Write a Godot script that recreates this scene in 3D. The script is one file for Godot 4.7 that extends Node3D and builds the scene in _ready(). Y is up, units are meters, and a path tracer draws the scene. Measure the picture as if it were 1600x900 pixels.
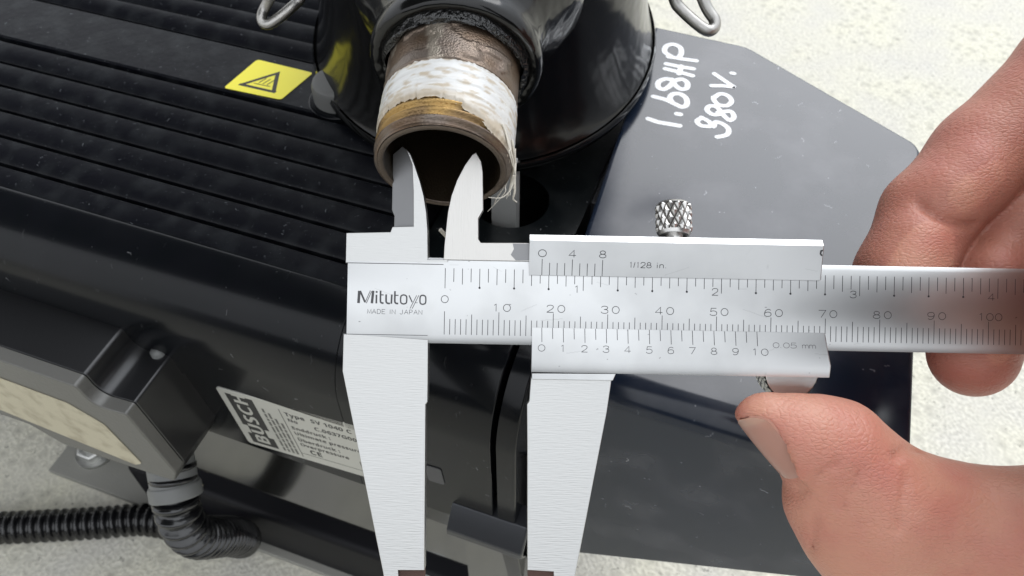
extends Node3D
# A vernier caliper, held by a hand, measuring the inlet pipe of a black pump that stands on pale concrete.
# All shapes are laid out in millimetres and committed in metres.

const S := 0.001
const SCALE := 8.5024          # tracing units of the caliper drawing per millimetre
var rng := RandomNumberGenerator.new()
var M := {}

# ------------------------------------------------------------------ mesh building
class MB:
	var v := PackedVector3Array()
	var n := PackedVector3Array()
	var c := PackedColorArray()
	var uv := PackedVector2Array()
	var tint := Color.WHITE

	func tri(a: Vector3, b: Vector3, d: Vector3, na: Vector3, nb: Vector3, nd: Vector3, ca = null, cb = null, cd = null) -> void:
		if (b - a).cross(d - a).dot(na + nb + nd) > 0.0:
			v.append(a); v.append(d); v.append(b)
			n.append(na); n.append(nd); n.append(nb)
			c.append(tint if ca == null else ca); c.append(tint if cd == null else cd); c.append(tint if cb == null else cb)
		else:
			v.append(a); v.append(b); v.append(d)
			n.append(na); n.append(nb); n.append(nd)
			c.append(tint if ca == null else ca); c.append(tint if cb == null else cb); c.append(tint if cd == null else cd)

	func quad(a: Vector3, b: Vector3, d: Vector3, e: Vector3, nn: Vector3) -> void:
		tri(a, b, d, nn, nn, nn)
		tri(a, d, e, nn, nn, nn)

	# a smooth sheet of rows x columns points; outward says on which side a reference point lies behind
	func grid(p: Array, closed: bool, flip := false, colors = null, facets := false) -> void:
		var rows := p.size()
		var cols: int = p[0].size()
		var nn := []
		for i in rows:
			var r := PackedVector3Array()
			for j in cols:
				var up: Vector3 = p[mini(i + 1, rows - 1)][j] - p[maxi(i - 1, 0)][j]
				var j0 := (j - 1 + cols) % cols if closed else maxi(j - 1, 0)
				var j1 := (j + 1) % cols if closed else mini(j + 1, cols - 1)
				var side: Vector3 = p[i][j1] - p[i][j0]
				var k := side.cross(up).normalized()
				if k == Vector3.ZERO:
					k = Vector3.UP
				r.append(-k if flip else k)
			nn.append(r)
		for i in rows - 1:
			for j in (cols if closed else cols - 1):
				var k := (j + 1) % cols
				var a: Vector3 = p[i][j]
				var b: Vector3 = p[i][k]
				var d: Vector3 = p[i + 1][k]
				var e: Vector3 = p[i + 1][j]
				if facets and colors:
					var f3 := (b - a).cross(d - a).normalized()
					if f3.dot(nn[i][j] + nn[i + 1][k]) < 0.0:
						f3 = -f3
					tri(a, b, d, f3, f3, f3, colors[i][j], colors[i][k], colors[i + 1][k])
					tri(a, d, e, f3, f3, f3, colors[i][j], colors[i + 1][k], colors[i + 1][j])
				elif facets:
					var f1 := (b - a).cross(d - a).normalized()
					if f1.dot(nn[i][j] + nn[i + 1][k]) < 0.0:
						f1 = -f1
					var f2 := (d - a).cross(e - a).normalized()
					if f2.dot(nn[i][j] + nn[i + 1][k]) < 0.0:
						f2 = -f2
					tri(a, b, d, f1, f1, f1)
					tri(a, d, e, f2, f2, f2)
				elif colors:
					tri(a, b, d, nn[i][j], nn[i][k], nn[i + 1][k], colors[i][j], colors[i][k], colors[i + 1][k])
					tri(a, d, e, nn[i][j], nn[i + 1][k], nn[i + 1][j], colors[i][j], colors[i + 1][k], colors[i + 1][j])
				else:
					tri(a, b, d, nn[i][j], nn[i][k], nn[i + 1][k])
					tri(a, d, e, nn[i][j], nn[i + 1][k], nn[i + 1][j])

	# profile pieces of (radius, height) round an axis; each piece is smooth, pieces meet in an edge
	func lathe(xf: Transform3D, pieces: Array, sides := 48, sx := 1.0, sy := 1.0, flip := false) -> void:
		for piece in pieces:
			var p := []
			for q in piece:
				var r := PackedVector3Array()
				for j in sides:
					var a := TAU * j / sides
					r.append(xf * Vector3(cos(a) * q.x * sx, sin(a) * q.x * sy, q.y))
				p.append(r)
			grid(p, true, flip)

	func tube(path: PackedVector3Array, radius: Callable, sides := 12, caps := true) -> void:
		var rows := []
		var last := Vector3(0.31, 0.77, 0.55)
		for i in path.size():
			var t := (path[mini(i + 1, path.size() - 1)] - path[maxi(i - 1, 0)]).normalized()
			var x := (last - t * last.dot(t)).normalized()
			last = x
			var y := t.cross(x)
			var r: float = radius.call(float(i) / (path.size() - 1))
			var row := PackedVector3Array()
			for j in sides:
				var a := TAU * j / sides
				row.append(path[i] + (x * cos(a) + y * sin(a)) * r)
			rows.append(row)
		grid(rows, true)
		if caps:
			for e: int in [0, path.size() - 1]:
				var t := (path[1] - path[0]).normalized() * -1.0 if e == 0 else (path[-1] - path[-2]).normalized()
				for j in sides:
					tri(path[e], rows[e][j], rows[e][(j + 1) % sides], t, t, t)

	static func ccw(poly: PackedVector2Array) -> PackedVector2Array:
		var area := 0.0
		for i in poly.size():
			area += poly[i].cross(poly[(i + 1) % poly.size()])
		if area < 0.0:
			var r := poly.duplicate()
			r.reverse()
			return r
		return poly

	static func inset(poly: PackedVector2Array, dist: Callable) -> PackedVector2Array:
		var out := PackedVector2Array()
		var m := poly.size()
		for i in m:
			var p := poly[i]
			var e0 := (p - poly[(i - 1 + m) % m]).normalized()
			var e1 := (poly[(i + 1) % m] - p).normalized()
			var n0 := Vector2(-e0.y, e0.x)
			var n1 := Vector2(-e1.y, e1.x)
			var d0: float = dist.call(-n0)
			var d1: float = dist.call(-n1)
			var det := n0.cross(n1)
			if absf(det) < 0.05:
				out.append(p + (n0 + n1).normalized() * (d0 + d1) * 0.5)
			else:
				out.append(p + Vector2(d0 * n1.y - d1 * n0.y, d1 * n0.x - d0 * n1.x) / det)
		return out

	# a polygon pushed from z0 to z1, its edge at z1 (and at z0 if both) rounded by bev (a number, or a Callable of the outward normal) over a drop
	func extrude(xf: Transform3D, source: PackedVector2Array, z0: float, z1: float, bev = 0.0, drop := -1.0, steps := 3, both := false) -> void:
		var poly := ccw(source)
		var m := poly.size()
		var amount: Callable = bev if bev is Callable else func(_n): return bev
		var h := drop if drop >= 0.0 else float(bev)
		# outward normals, averaged where the outline turns gently
		var left := PackedVector2Array()
		var right := PackedVector2Array()
		for i in m:
			var e0 := (poly[i] - poly[(i - 1 + m) % m]).normalized()
			var e1 := (poly[(i + 1) % m] - poly[i]).normalized()
			var n0 := Vector2(e0.y, -e0.x)
			var n1 := Vector2(e1.y, -e1.x)
			if n0.dot(n1) > 0.86:
				n0 = (n0 + n1).normalized()
				n1 = n0
			left.append(n0)
			right.append(n1)
		var rings := []
		if both and h > 0.0:
			for s in steps + 1:
				var t := PI / 2 * s / steps
				rings.append([inset(poly, func(nn): return amount.call(nn) * (1.0 - sin(t))), z0 + h * (1.0 - sin(t)), t, -1.0])
		else:
			rings.append([poly, z0, PI / 2, 1.0])
		if h > 0.0:
			for s in steps + 1:
				var t := PI / 2 * s / steps
				rings.append([inset(poly, func(nn): return amount.call(nn) * (1.0 - cos(t))), z1 - h * (1.0 - sin(t)), PI / 2 - t, 1.0])
		else:
			rings.append([poly, z1, PI / 2, 1.0])
		for k in rings.size() - 1:
			var ra = rings[k]
			var rb = rings[k + 1]
			for i in m:
				var j := (i + 1) % m
				var q := [Vector3(ra[0][i].x, ra[0][i].y, ra[1]), Vector3(ra[0][j].x, ra[0][j].y, ra[1]), Vector3(rb[0][j].x, rb[0][j].y, rb[1]), Vector3(rb[0][i].x, rb[0][i].y, rb[1])]
				var na := _tilt(right[i], ra[2], ra[3])
				var nb := _tilt(left[j], ra[2], ra[3])
				var nc := _tilt(left[j], rb[2], rb[3])
				var nd := _tilt(right[i], rb[2], rb[3])
				tri(xf * q[0], xf * q[1], xf * q[2], xf.basis * na, xf.basis * nb, xf.basis * nc)
				tri(xf * q[0], xf * q[2], xf * q[3], xf.basis * na, xf.basis * nc, xf.basis * nd)
		for e: int in [0, rings.size() - 1]:
			var face: PackedVector2Array = rings[e][0]
			var z: float = rings[e][1]
			var nn := xf.basis * Vector3(0, 0, -1.0 if e == 0 else 1.0)
			var idx := Geometry2D.triangulate_polygon(face)
			for k in range(0, idx.size(), 3):
				var a := face[idx[k]]
				var b := face[idx[k + 1]]
				var d := face[idx[k + 2]]
				tri(xf * Vector3(a.x, a.y, z), xf * Vector3(b.x, b.y, z), xf * Vector3(d.x, d.y, z), nn, nn, nn)

	func _tilt(o: Vector2, t: float, up: float) -> Vector3:
		return Vector3(o.x * sin(t), o.y * sin(t), up * cos(t)).normalized()

	# a flat stroke laid on the plane of xf, rising a hair along its length so that it never lies in its own plane
	func stroke(xf: Transform3D, pts: PackedVector2Array, w: float, z: float, round_ends := false) -> void:
		var m := pts.size()
		var l := PackedVector3Array()
		var r := PackedVector3Array()
		var nn := xf.basis * Vector3(0, 0, 1)
		for i in m:
			var e0 := (pts[i] - pts[i - 1]).normalized() if i > 0 else (pts[1] - pts[0]).normalized()
			var e1 := (pts[i + 1] - pts[i]).normalized() if i < m - 1 else e0
			if i == 0:
				e0 = e1
			var s := (Vector2(-e0.y, e0.x) + Vector2(-e1.y, e1.x)).normalized()
			if round_ends:
				s *= 0.86 + 0.22 * absf(sin(i * 0.9 + pts[0].x * 3.0))
			s *= w * 0.5 / maxf(0.55, s.dot(Vector2(-e0.y, e0.x)))
			var zz := z + 0.006 * i / m
			l.append(xf * Vector3(pts[i].x + s.x, pts[i].y + s.y, zz))
			r.append(xf * Vector3(pts[i].x - s.x, pts[i].y - s.y, zz))
		for i in m - 1:
			quad(l[i], r[i], r[i + 1], l[i + 1], nn)
		if round_ends:
			for e: int in [0, m - 1]:
				var dir: Vector2 = (pts[0] - pts[1]).normalized() if e == 0 else (pts[m - 1] - pts[m - 2]).normalized()
				var zz: float = z + 0.006 * e / m
				var mid := xf * Vector3(pts[e].x, pts[e].y, zz)
				for k in 8:
					var a := dir.rotated(-PI / 2 + PI * k / 8) * w * 0.5 + pts[e]
					var b := dir.rotated(-PI / 2 + PI * (k + 1) / 8) * w * 0.5 + pts[e]
					tri(mid, xf * Vector3(a.x, a.y, zz), xf * Vector3(b.x, b.y, zz), nn, nn, nn)

	func mesh() -> ArrayMesh:
		var arrays := []
		arrays.resize(Mesh.ARRAY_MAX)
		var s := PackedVector3Array()
		s.resize(v.size())
		for i in v.size():
			s[i] = v[i] * 0.001
		arrays[Mesh.ARRAY_VERTEX] = s
		arrays[Mesh.ARRAY_NORMAL] = n
		arrays[Mesh.ARRAY_COLOR] = c
		if uv.size() == v.size():
			arrays[Mesh.ARRAY_TEX_UV] = uv
		var m := ArrayMesh.new()
		m.add_surface_from_arrays(Mesh.PRIMITIVE_TRIANGLES, arrays)
		return m


func thing(called: String, label: String, category: String, at: Vector3, turn := Vector3.ZERO) -> Node3D:
	var o := Node3D.new()
	o.name = called
	add_child(o, true)
	o.position = at * S
	o.rotation_degrees = turn
	o.set_meta("label", label)
	o.set_meta("category", category)
	return o

func part(called: String, mb: MB, mat: Material, parent: Node3D, label := "") -> MeshInstance3D:
	var o := MeshInstance3D.new()
	o.name = called if not parent.has_node(called) else called + "_001"
	o.mesh = mb.mesh()
	o.material_override = mat
	if label:
		o.set_meta("label", label)
	parent.add_child(o, true)
	var k := 1
	while String(o.name).contains("@"):
		o.name = "%s_%03d" % [called, k]
		k += 1
	return o

func named(called: String, parent: Node) -> String:
	if not parent.has_node(NodePath(called)):
		return called
	var k := 1
	while parent.has_node(NodePath("%s_%03d" % [called, k])):
		k += 1
	return "%s_%03d" % [called, k]

func piece(called: String, mb: MB, mat: Material, parent: Node3D, label := "") -> MeshInstance3D:
	var o := MeshInstance3D.new()
	o.name = named(called, parent)
	o.mesh = mb.mesh()
	o.material_override = mat
	if label:
		o.set_meta("label", label)
	parent.add_child(o)
	return o

func words(called: String, text: String, height: float, xf: Transform3D, mat: Material, parent: Node3D, bold := true, stretch := 1.0) -> void:
	height *= 0.72
	var f := SystemFont.new()
	f.font_names = PackedStringArray(["Droid Sans"])
	f.font_weight = 700 if bold else 400
	var t := TextMesh.new()
	t.font = f
	t.text = text
	t.font_size = 64
	t.pixel_size = 0.001
	t.depth = 0.0008
	t.curve_step = 1.0
	t.horizontal_alignment = HORIZONTAL_ALIGNMENT_LEFT
	t.vertical_alignment = VERTICAL_ALIGNMENT_CENTER
	var o := MeshInstance3D.new()
	o.name = named(called, parent)
	o.mesh = t
	o.material_override = mat
	o.transform = Transform3D(xf.basis * Basis.from_scale(Vector3(stretch, 1, 1) * height / 46.0), xf.origin * S)
	parent.add_child(o)

# ------------------------------------------------------------------ materials
func noise_tex(freq: float, oct := 4, size := 512, sd := 1, kind := FastNoiseLite.TYPE_SIMPLEX_SMOOTH) -> ImageTexture:
	var f := FastNoiseLite.new()
	f.seed = sd
	f.noise_type = kind
	f.frequency = freq
	f.fractal_octaves = oct
	return ImageTexture.create_from_image(f.get_seamless_image(size, size))

func mat(called: String, col: Color, rough: float, metal := 0.0, spec := 0.5) -> StandardMaterial3D:
	var m := StandardMaterial3D.new()
	m.resource_name = called
	m.albedo_color = col.linear_to_srgb()
	m.roughness = rough
	m.metallic = metal
	m.metallic_specular = spec
	M[called] = m
	return m

func relief(m: StandardMaterial3D, tex: Texture2D, scale: Vector3, depth_mm: float) -> void:
	m.uv1_triplanar = true
	m.uv1_scale = scale
	m.heightmap_enabled = true
	m.heightmap_texture = tex
	m.heightmap_scale = depth_mm * 0.1

# dark paint with scattered pale dust specks and hair-thin scratches
func dusty(base: Color, speck: Color, count: int, haze: float, sd: int) -> ImageTexture:
	rng.seed = sd
	var z := 512
	var f := FastNoiseLite.new()
	f.seed = sd
	f.frequency = 0.012
	f.fractal_octaves = 5
	var fog := f.get_seamless_image(z, z)
	var im := Image.create(z, z, false, Image.FORMAT_RGB8)
	for y in z:
		for x in z:
			var k := clampf((fog.get_pixel(x, y).r - 0.45) * 2.0, 0.0, 1.0) * haze
			im.set_pixel(x, y, base.lerp(speck, k).linear_to_srgb())
	for i in count:
		var p := Vector2(rng.randf() * z, rng.randf() * z)
		var q := rng.randf()
		var shade := base.lerp(speck, 0.15 + 0.85 * q * q * q)
		var n := 1 if rng.randf() < 0.75 else rng.randi_range(2, 7)
		var d := Vector2.from_angle(rng.randf() * TAU)
		for k in n:
			im.set_pixel(posmod(int(p.x), z), posmod(int(p.y), z), shade.linear_to_srgb())
			p += d
			d = d.rotated(rng.randf_range(-0.4, 0.4))
	return ImageTexture.create_from_image(im)

# skin lines: a net of fine furrows over softer folds
func skin_relief() -> ImageTexture:
	var z := 512
	var f := FastNoiseLite.new()
	f.seed = 91
	f.noise_type = FastNoiseLite.TYPE_CELLULAR
	f.cellular_return_type = FastNoiseLite.RETURN_DISTANCE2_SUB
	f.frequency = 0.05
	f.fractal_octaves = 1
	var net := f.get_seamless_image(z, z)
	f.noise_type = FastNoiseLite.TYPE_SIMPLEX_SMOOTH
	f.frequency = 0.03
	f.fractal_octaves = 4
	var fold := f.get_seamless_image(z, z)
	var im := Image.create(z, z, false, Image.FORMAT_L8)
	for y in z:
		for x in z:
			var a := clampf(net.get_pixel(x, y).r * 2.2, 0.0, 1.0)
			var k := 0.25 + 0.40 * sqrt(a) + 0.35 * fold.get_pixel(x, y).r
			im.set_pixel(x, y, Color(k, k, k))
	return ImageTexture.create_from_image(im)

func worn(sd: int, streak_x: bool) -> ImageTexture:
	rng.seed = sd
	var z := 1024
	var f := FastNoiseLite.new()
	f.seed = sd
	f.frequency = 0.004
	f.fractal_octaves = 5
	var cloud := f.get_seamless_image(z, z)
	var im := Image.create(z, z, false, Image.FORMAT_RGB8)
	for y in z:
		for x in z:
			var k := 0.99 - 0.16 * maxf(0.0, cloud.get_pixel(x, y).r - 0.45)
			im.set_pixel(x, y, Color(k, k, k * 0.995))
	for i in 260:
		var p := Vector2(rng.randf() * z, rng.randf() * z)
		var long := rng.randf() < 0.4
		var d := Vector2.from_angle(rng.randf_range(-0.5, 0.5) if streak_x else rng.randf() * TAU)
		for k in (rng.randi_range(8, 40) if long else rng.randi_range(1, 3)):
			var a := im.get_pixel(posmod(int(p.x), z), posmod(int(p.y), z))
			im.set_pixel(posmod(int(p.x), z), posmod(int(p.y), z), a * (0.93 if long else rng.randf_range(0.45, 0.8)))
			p += d
	return ImageTexture.create_from_image(im)

func make_materials() -> void:
	var fine := noise_tex(0.05, 4, 512, 3)
	var soft := noise_tex(0.012, 3, 512, 5)
	var beam := mat("satin_chrome", Color(0.575, 0.58, 0.585), 0.31, 1.0)
	beam.uv1_triplanar = true
	beam.uv1_scale = Vector3(8, 8, 8)
	var jaw := mat("ground_steel", Color(0.52, 0.52, 0.51), 0.34, 1.0)
	relief(jaw, fine, Vector3(9, 115, 60), 0.022)
	var jaw2 := mat("ground_steel_upright", Color(0.58, 0.565, 0.54), 0.38, 1.0)
	relief(jaw2, fine, Vector3(115, 9, 60), 0.022)
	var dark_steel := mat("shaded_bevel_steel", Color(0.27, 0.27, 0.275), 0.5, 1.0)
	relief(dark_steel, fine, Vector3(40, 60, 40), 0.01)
	beam.albedo_texture = worn(61, true)
	mat("engraving", Color(0.045, 0.045, 0.05), 0.6, 0.3, 0.3)
	mat("engraving_grey", Color(0.10, 0.10, 0.105), 0.6, 0.3, 0.3)
	mat("sleeve_cloth", Color(0.018, 0.02, 0.028), 0.95, 0.0, 0.2)
	var stain := mat("rust_stain", Color(0.10, 0.055, 0.045), 0.7, 0.3)
	relief(stain, fine, Vector3(150, 150, 150), 0.06)
	var knurl := mat("knurled_steel", Color.WHITE, 0.3, 0.9)
	knurl.vertex_color_use_as_albedo = true
	# pump
	var paint := mat("motor_paint", Color.WHITE, 0.34, 0.0, 0.27)
	paint.albedo_texture = dusty(Color(0.0045, 0.005, 0.007), Color(0.25, 0.27, 0.28), 700, 0.045, 11)
	relief(paint, fine, Vector3(14, 14, 14), 0.03)
	var shell := mat("motor_shell", Color.WHITE, 0.22, 0.0, 0.28)
	shell.albedo_texture = dusty(Color(0.004, 0.0045, 0.006), Color(0.3, 0.3, 0.3), 200, 0.006, 17)
	shell.uv1_triplanar = true
	shell.uv1_scale = Vector3(9, 9, 9)
	shell.clearcoat_enabled = true
	shell.clearcoat = 0.15
	shell.clearcoat_roughness = 0.12
	var low := mat("polished_black", Color(0.012, 0.012, 0.011), 0.22, 0.0, 0.7)
	low.clearcoat_enabled = true
	low.clearcoat = 1.0
	low.clearcoat_roughness = 0.15
	var gloss := mat("canister_gloss", Color(0.004, 0.004, 0.004), 0.14, 0.0, 0.32)
	gloss.clearcoat_enabled = true
	gloss.clearcoat = 0.35
	gloss.clearcoat_roughness = 0.13
	relief(gloss, soft, Vector3(9, 9, 9), 0.3)
	var neck := mat("neck_black", Color(0.004, 0.004, 0.004), 0.16, 0.0, 0.45)
	relief(neck, soft, Vector3(14, 14, 14), 0.5)
	var blob := mat("thick_paint", Color(0.006, 0.006, 0.006), 0.18, 0.0, 0.6)
	relief(blob, fine, Vector3(45, 45, 45), 0.3)
	var hood := mat("hood_plastic", Color.WHITE, 0.2, 0.0, 0.44)
	hood.albedo_texture = dusty(Color(0.008, 0.013, 0.026), Color(0.4, 0.4, 0.42), 260, 0.07, 23)
	hood.uv1_triplanar = true
	hood.uv1_scale = Vector3(7, 7, 7)
	var plate := mat("end_plate", Color.WHITE, 0.3, 0.0, 0.5)
	plate.albedo_texture = dusty(Color(0.006, 0.008, 0.009), Color(0.5, 0.5, 0.5), 900, 0.03, 29)
	plate.uv1_triplanar = true
	plate.uv1_scale = Vector3(12, 12, 12)
	mat("slot_dark", Color(0.008, 0.008, 0.008), 0.7, 0.0, 0.2)
	mat("bracket_grey", Color(0.07, 0.07, 0.075), 0.5, 0.2)
	mat("dusty_grey", Color(0.13, 0.13, 0.125), 0.6)
	mat("clamp_metal", Color(0.05, 0.052, 0.058), 0.25, 0.5)
	var post := mat("post_steel", Color(0.6, 0.6, 0.58), 0.45, 0.3)
	relief(post, fine, Vector3(90, 14, 90), 0.05)
	var zinc := mat("zinc", Color(0.52, 0.52, 0.50), 0.38, 1.0)
	relief(zinc, fine, Vector3(50, 50, 50), 0.1)
	var wire := mat("wire_steel", Color(0.40, 0.39, 0.37), 0.3, 1.0)
	relief(wire, fine, Vector3(120, 120, 120), 0.08)
	var lid := mat("lid_grey", Color(0.10, 0.098, 0.09), 0.35, 0.1, 0.6)
	relief(lid, fine, Vector3(25, 25, 25), 0.03)
	mat("box_black", Color(0.008, 0.008, 0.009), 0.28, 0.0, 0.6)
	mat("gland_grey", Color(0.15, 0.153, 0.15), 0.45)
	mat("conduit_black", Color(0.006, 0.006, 0.007), 0.2, 0.0, 0.6)
	mat("rail_black", Color(0.008, 0.008, 0.010), 0.5, 0.0, 0.3)
	var flange := mat("flange_grey", Color(0.27, 0.265, 0.24), 0.55)
	relief(flange, fine, Vector3(30, 30, 30), 0.05)
	mat("yellow_print", Color(0.88, 0.79, 0.06), 0.35)
	mat("black_print", Color(0.02, 0.018, 0.012), 0.5)
	mat("white_paint_marker", Color(0.76, 0.77, 0.78), 0.5)
	mat("plate_silver", Color(0.52, 0.515, 0.475), 0.4, 0.3)
	mat("plate_print", Color(0.02, 0.02, 0.02), 0.5)
	mat("plate_grey_print", Color(0.11, 0.11, 0.10), 0.5)
	var aged := mat("aged_label", Color.WHITE, 0.6)
	aged.albedo_texture = dusty(Color(0.47, 0.43, 0.32), Color(0.22, 0.18, 0.12), 2500, 0.55, 31)
	aged.uv1_triplanar = true
	aged.uv1_scale = Vector3(22, 22, 22)
	# pipe
	var pipe := mat("pipe_metal", Color.WHITE, 0.36, 0.75, 0.5)
	pipe.vertex_color_use_as_albedo = true
	relief(pipe, fine, Vector3(70, 70, 70), 0.12)
	var tape := mat("seal_tape", Color.WHITE, 0.34, 0.0, 0.5)
	tape.vertex_color_use_as_albedo = true
	tape.backlight_enabled = true
	tape.backlight = Color(0.18, 0.18, 0.18)
	mat("wall_render", Color(0.03, 0.034, 0.036), 0.9, 0.0, 0.2)
	# skin
	var skin := mat("skin", Color.WHITE, 0.46, 0.0, 0.45)
	skin.vertex_color_use_as_albedo = true
	skin.subsurf_scatter_enabled = true
	skin.subsurf_scatter_strength = 0.10
	relief(skin, skin_relief(), Vector3(34, 62, 44), 0.3)
	var nail := mat("nail", Color.WHITE, 0.24, 0.0, 0.5)
	nail.vertex_color_use_as_albedo = true
	nail.subsurf_scatter_enabled = true
	nail.subsurf_scatter_strength = 0.08
	# concrete
	var ground := mat("concrete", Color.WHITE, 0.85, 0.0, 0.3)
	var pics := concrete()
	ground.albedo_texture = pics[0]
	relief(ground, pics[1], Vector3(2.6, 2.6, 2.6), 0.9)
	ground.uv1_world_triplanar = true

func concrete() -> Array:
	var z := 1024
	var f := FastNoiseLite.new()
	f.seed = 41
	f.frequency = 0.16
	f.fractal_octaves = 3
	var grain := f.get_seamless_image(z, z)
	f.seed = 42
	f.frequency = 0.006
	f.fractal_octaves = 4
	var wide := f.get_seamless_image(z, z)
	f.seed = 43
	f.noise_type = FastNoiseLite.TYPE_CELLULAR
	f.cellular_return_type = FastNoiseLite.RETURN_DISTANCE
	f.frequency = 0.045
	f.fractal_octaves = 1
	var cells := f.get_seamless_image(z, z)
	var g := grain.get_data()
	var w := wide.get_data()
	var d := cells.get_data()
	var rgb := PackedByteArray()
	rgb.resize(z * z * 3)
	var hh := PackedByteArray()
	hh.resize(z * z)
	for i in z * z:
		var a := g[i] / 255.0
		var b := w[i] / 255.0
		var q := d[i] / 255.0
		var pit := clampf((0.30 - q) * 4.0, 0.0, 1.0) * clampf((b - 0.42) * 5.0, 0.0, 1.0) * clampf((a - 0.35) * 4.0, 0.0, 1.0)
		var l := 0.80 + (a - 0.5) * 0.17 + (b - 0.5) * 0.05 - pit * 0.16
		var warm := 1.0 - (b - 0.5) * 0.05
		rgb[i * 3] = int(clampf(l * 1.0, 0, 1) * 255)
		rgb[i * 3 + 1] = int(clampf(l * 0.985, 0, 1) * 255)
		rgb[i * 3 + 2] = int(clampf(l * 0.925 * warm, 0, 1) * 255)
		hh[i] = int(clampf(0.5 + (a - 0.5) * 0.5 + (b - 0.5) * 0.5 - pit * 0.25, 0, 1) * 255)
	rng.seed = 44
	for i in 2600:   # dark grains of sand
		var x := rng.randi_range(2, z - 4)
		var y := rng.randi_range(2, z - 4)
		var k := rng.randf_range(0.55, 0.85)
		for e in rng.randi_range(1, 5):
			var at := ((y + rng.randi_range(0, 2)) * z + x + rng.randi_range(0, 2)) * 3
			for c in 3:
				rgb[at + c] = int(rgb[at + c] * k)
	return [ImageTexture.create_from_image(Image.create_from_data(z, z, false, Image.FORMAT_RGB8, rgb)), ImageTexture.create_from_image(Image.create_from_data(z, z, false, Image.FORMAT_L8, hh))]

# ------------------------------------------------------------------ small shapes
func rounded(pts: PackedVector2Array, r: Array, k := 6) -> PackedVector2Array:
	var out := PackedVector2Array()
	var m := pts.size()
	for i in m:
		var p := pts[i]
		var rad: float = r[i % r.size()]
		if rad <= 0.0:
			out.append(p)
			continue
		var a := (pts[(i - 1 + m) % m] - p).normalized()
		var b := (pts[(i + 1) % m] - p).normalized()
		var half := acos(clampf(a.dot(b), -1, 1)) / 2.0
		var t := rad / tan(half)
		var p0 := p + a * t
		var p1 := p + b * t
		var cen := p + (a + b).normalized() * rad / sin(half)
		var a0 := (p0 - cen).angle()
		var da := wrapf((p1 - cen).angle() - a0, -PI, PI)
		for s in k + 1:
			out.append(cen + Vector2.from_angle(a0 + da * s / k) * rad)
	return out

func spline(p: PackedVector3Array, per := 8) -> PackedVector3Array:
	var out := PackedVector3Array()
	for i in p.size() - 1:
		for s in per:
			out.append(p[i].cubic_interpolate(p[i + 1], p[maxi(i - 1, 0)], p[mini(i + 2, p.size() - 1)], float(s) / per))
	out.append(p[-1])
	return out

func spline2(p: PackedVector2Array, per := 6) -> PackedVector2Array:
	var out := PackedVector2Array()
	for i in p.size() - 1:
		for s in per:
			out.append(p[i].cubic_interpolate(p[i + 1], p[maxi(i - 1, 0)], p[mini(i + 2, p.size() - 1)], float(s) / per))
	out.append(p[-1])
	return out

func pv(list: Array) -> PackedVector2Array:
	var out := PackedVector2Array()
	for i in range(0, list.size(), 2):
		out.append(Vector2(list[i], list[i + 1]))
	return out

func oval(cx: float, cy: float, rx: float, ry: float) -> PackedVector2Array:
	var out := PackedVector2Array()
	for i in 19:
		out.append(Vector2(cx + cos(TAU * i / 18) * rx, cy + sin(TAU * i / 18) * ry))
	return out

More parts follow.
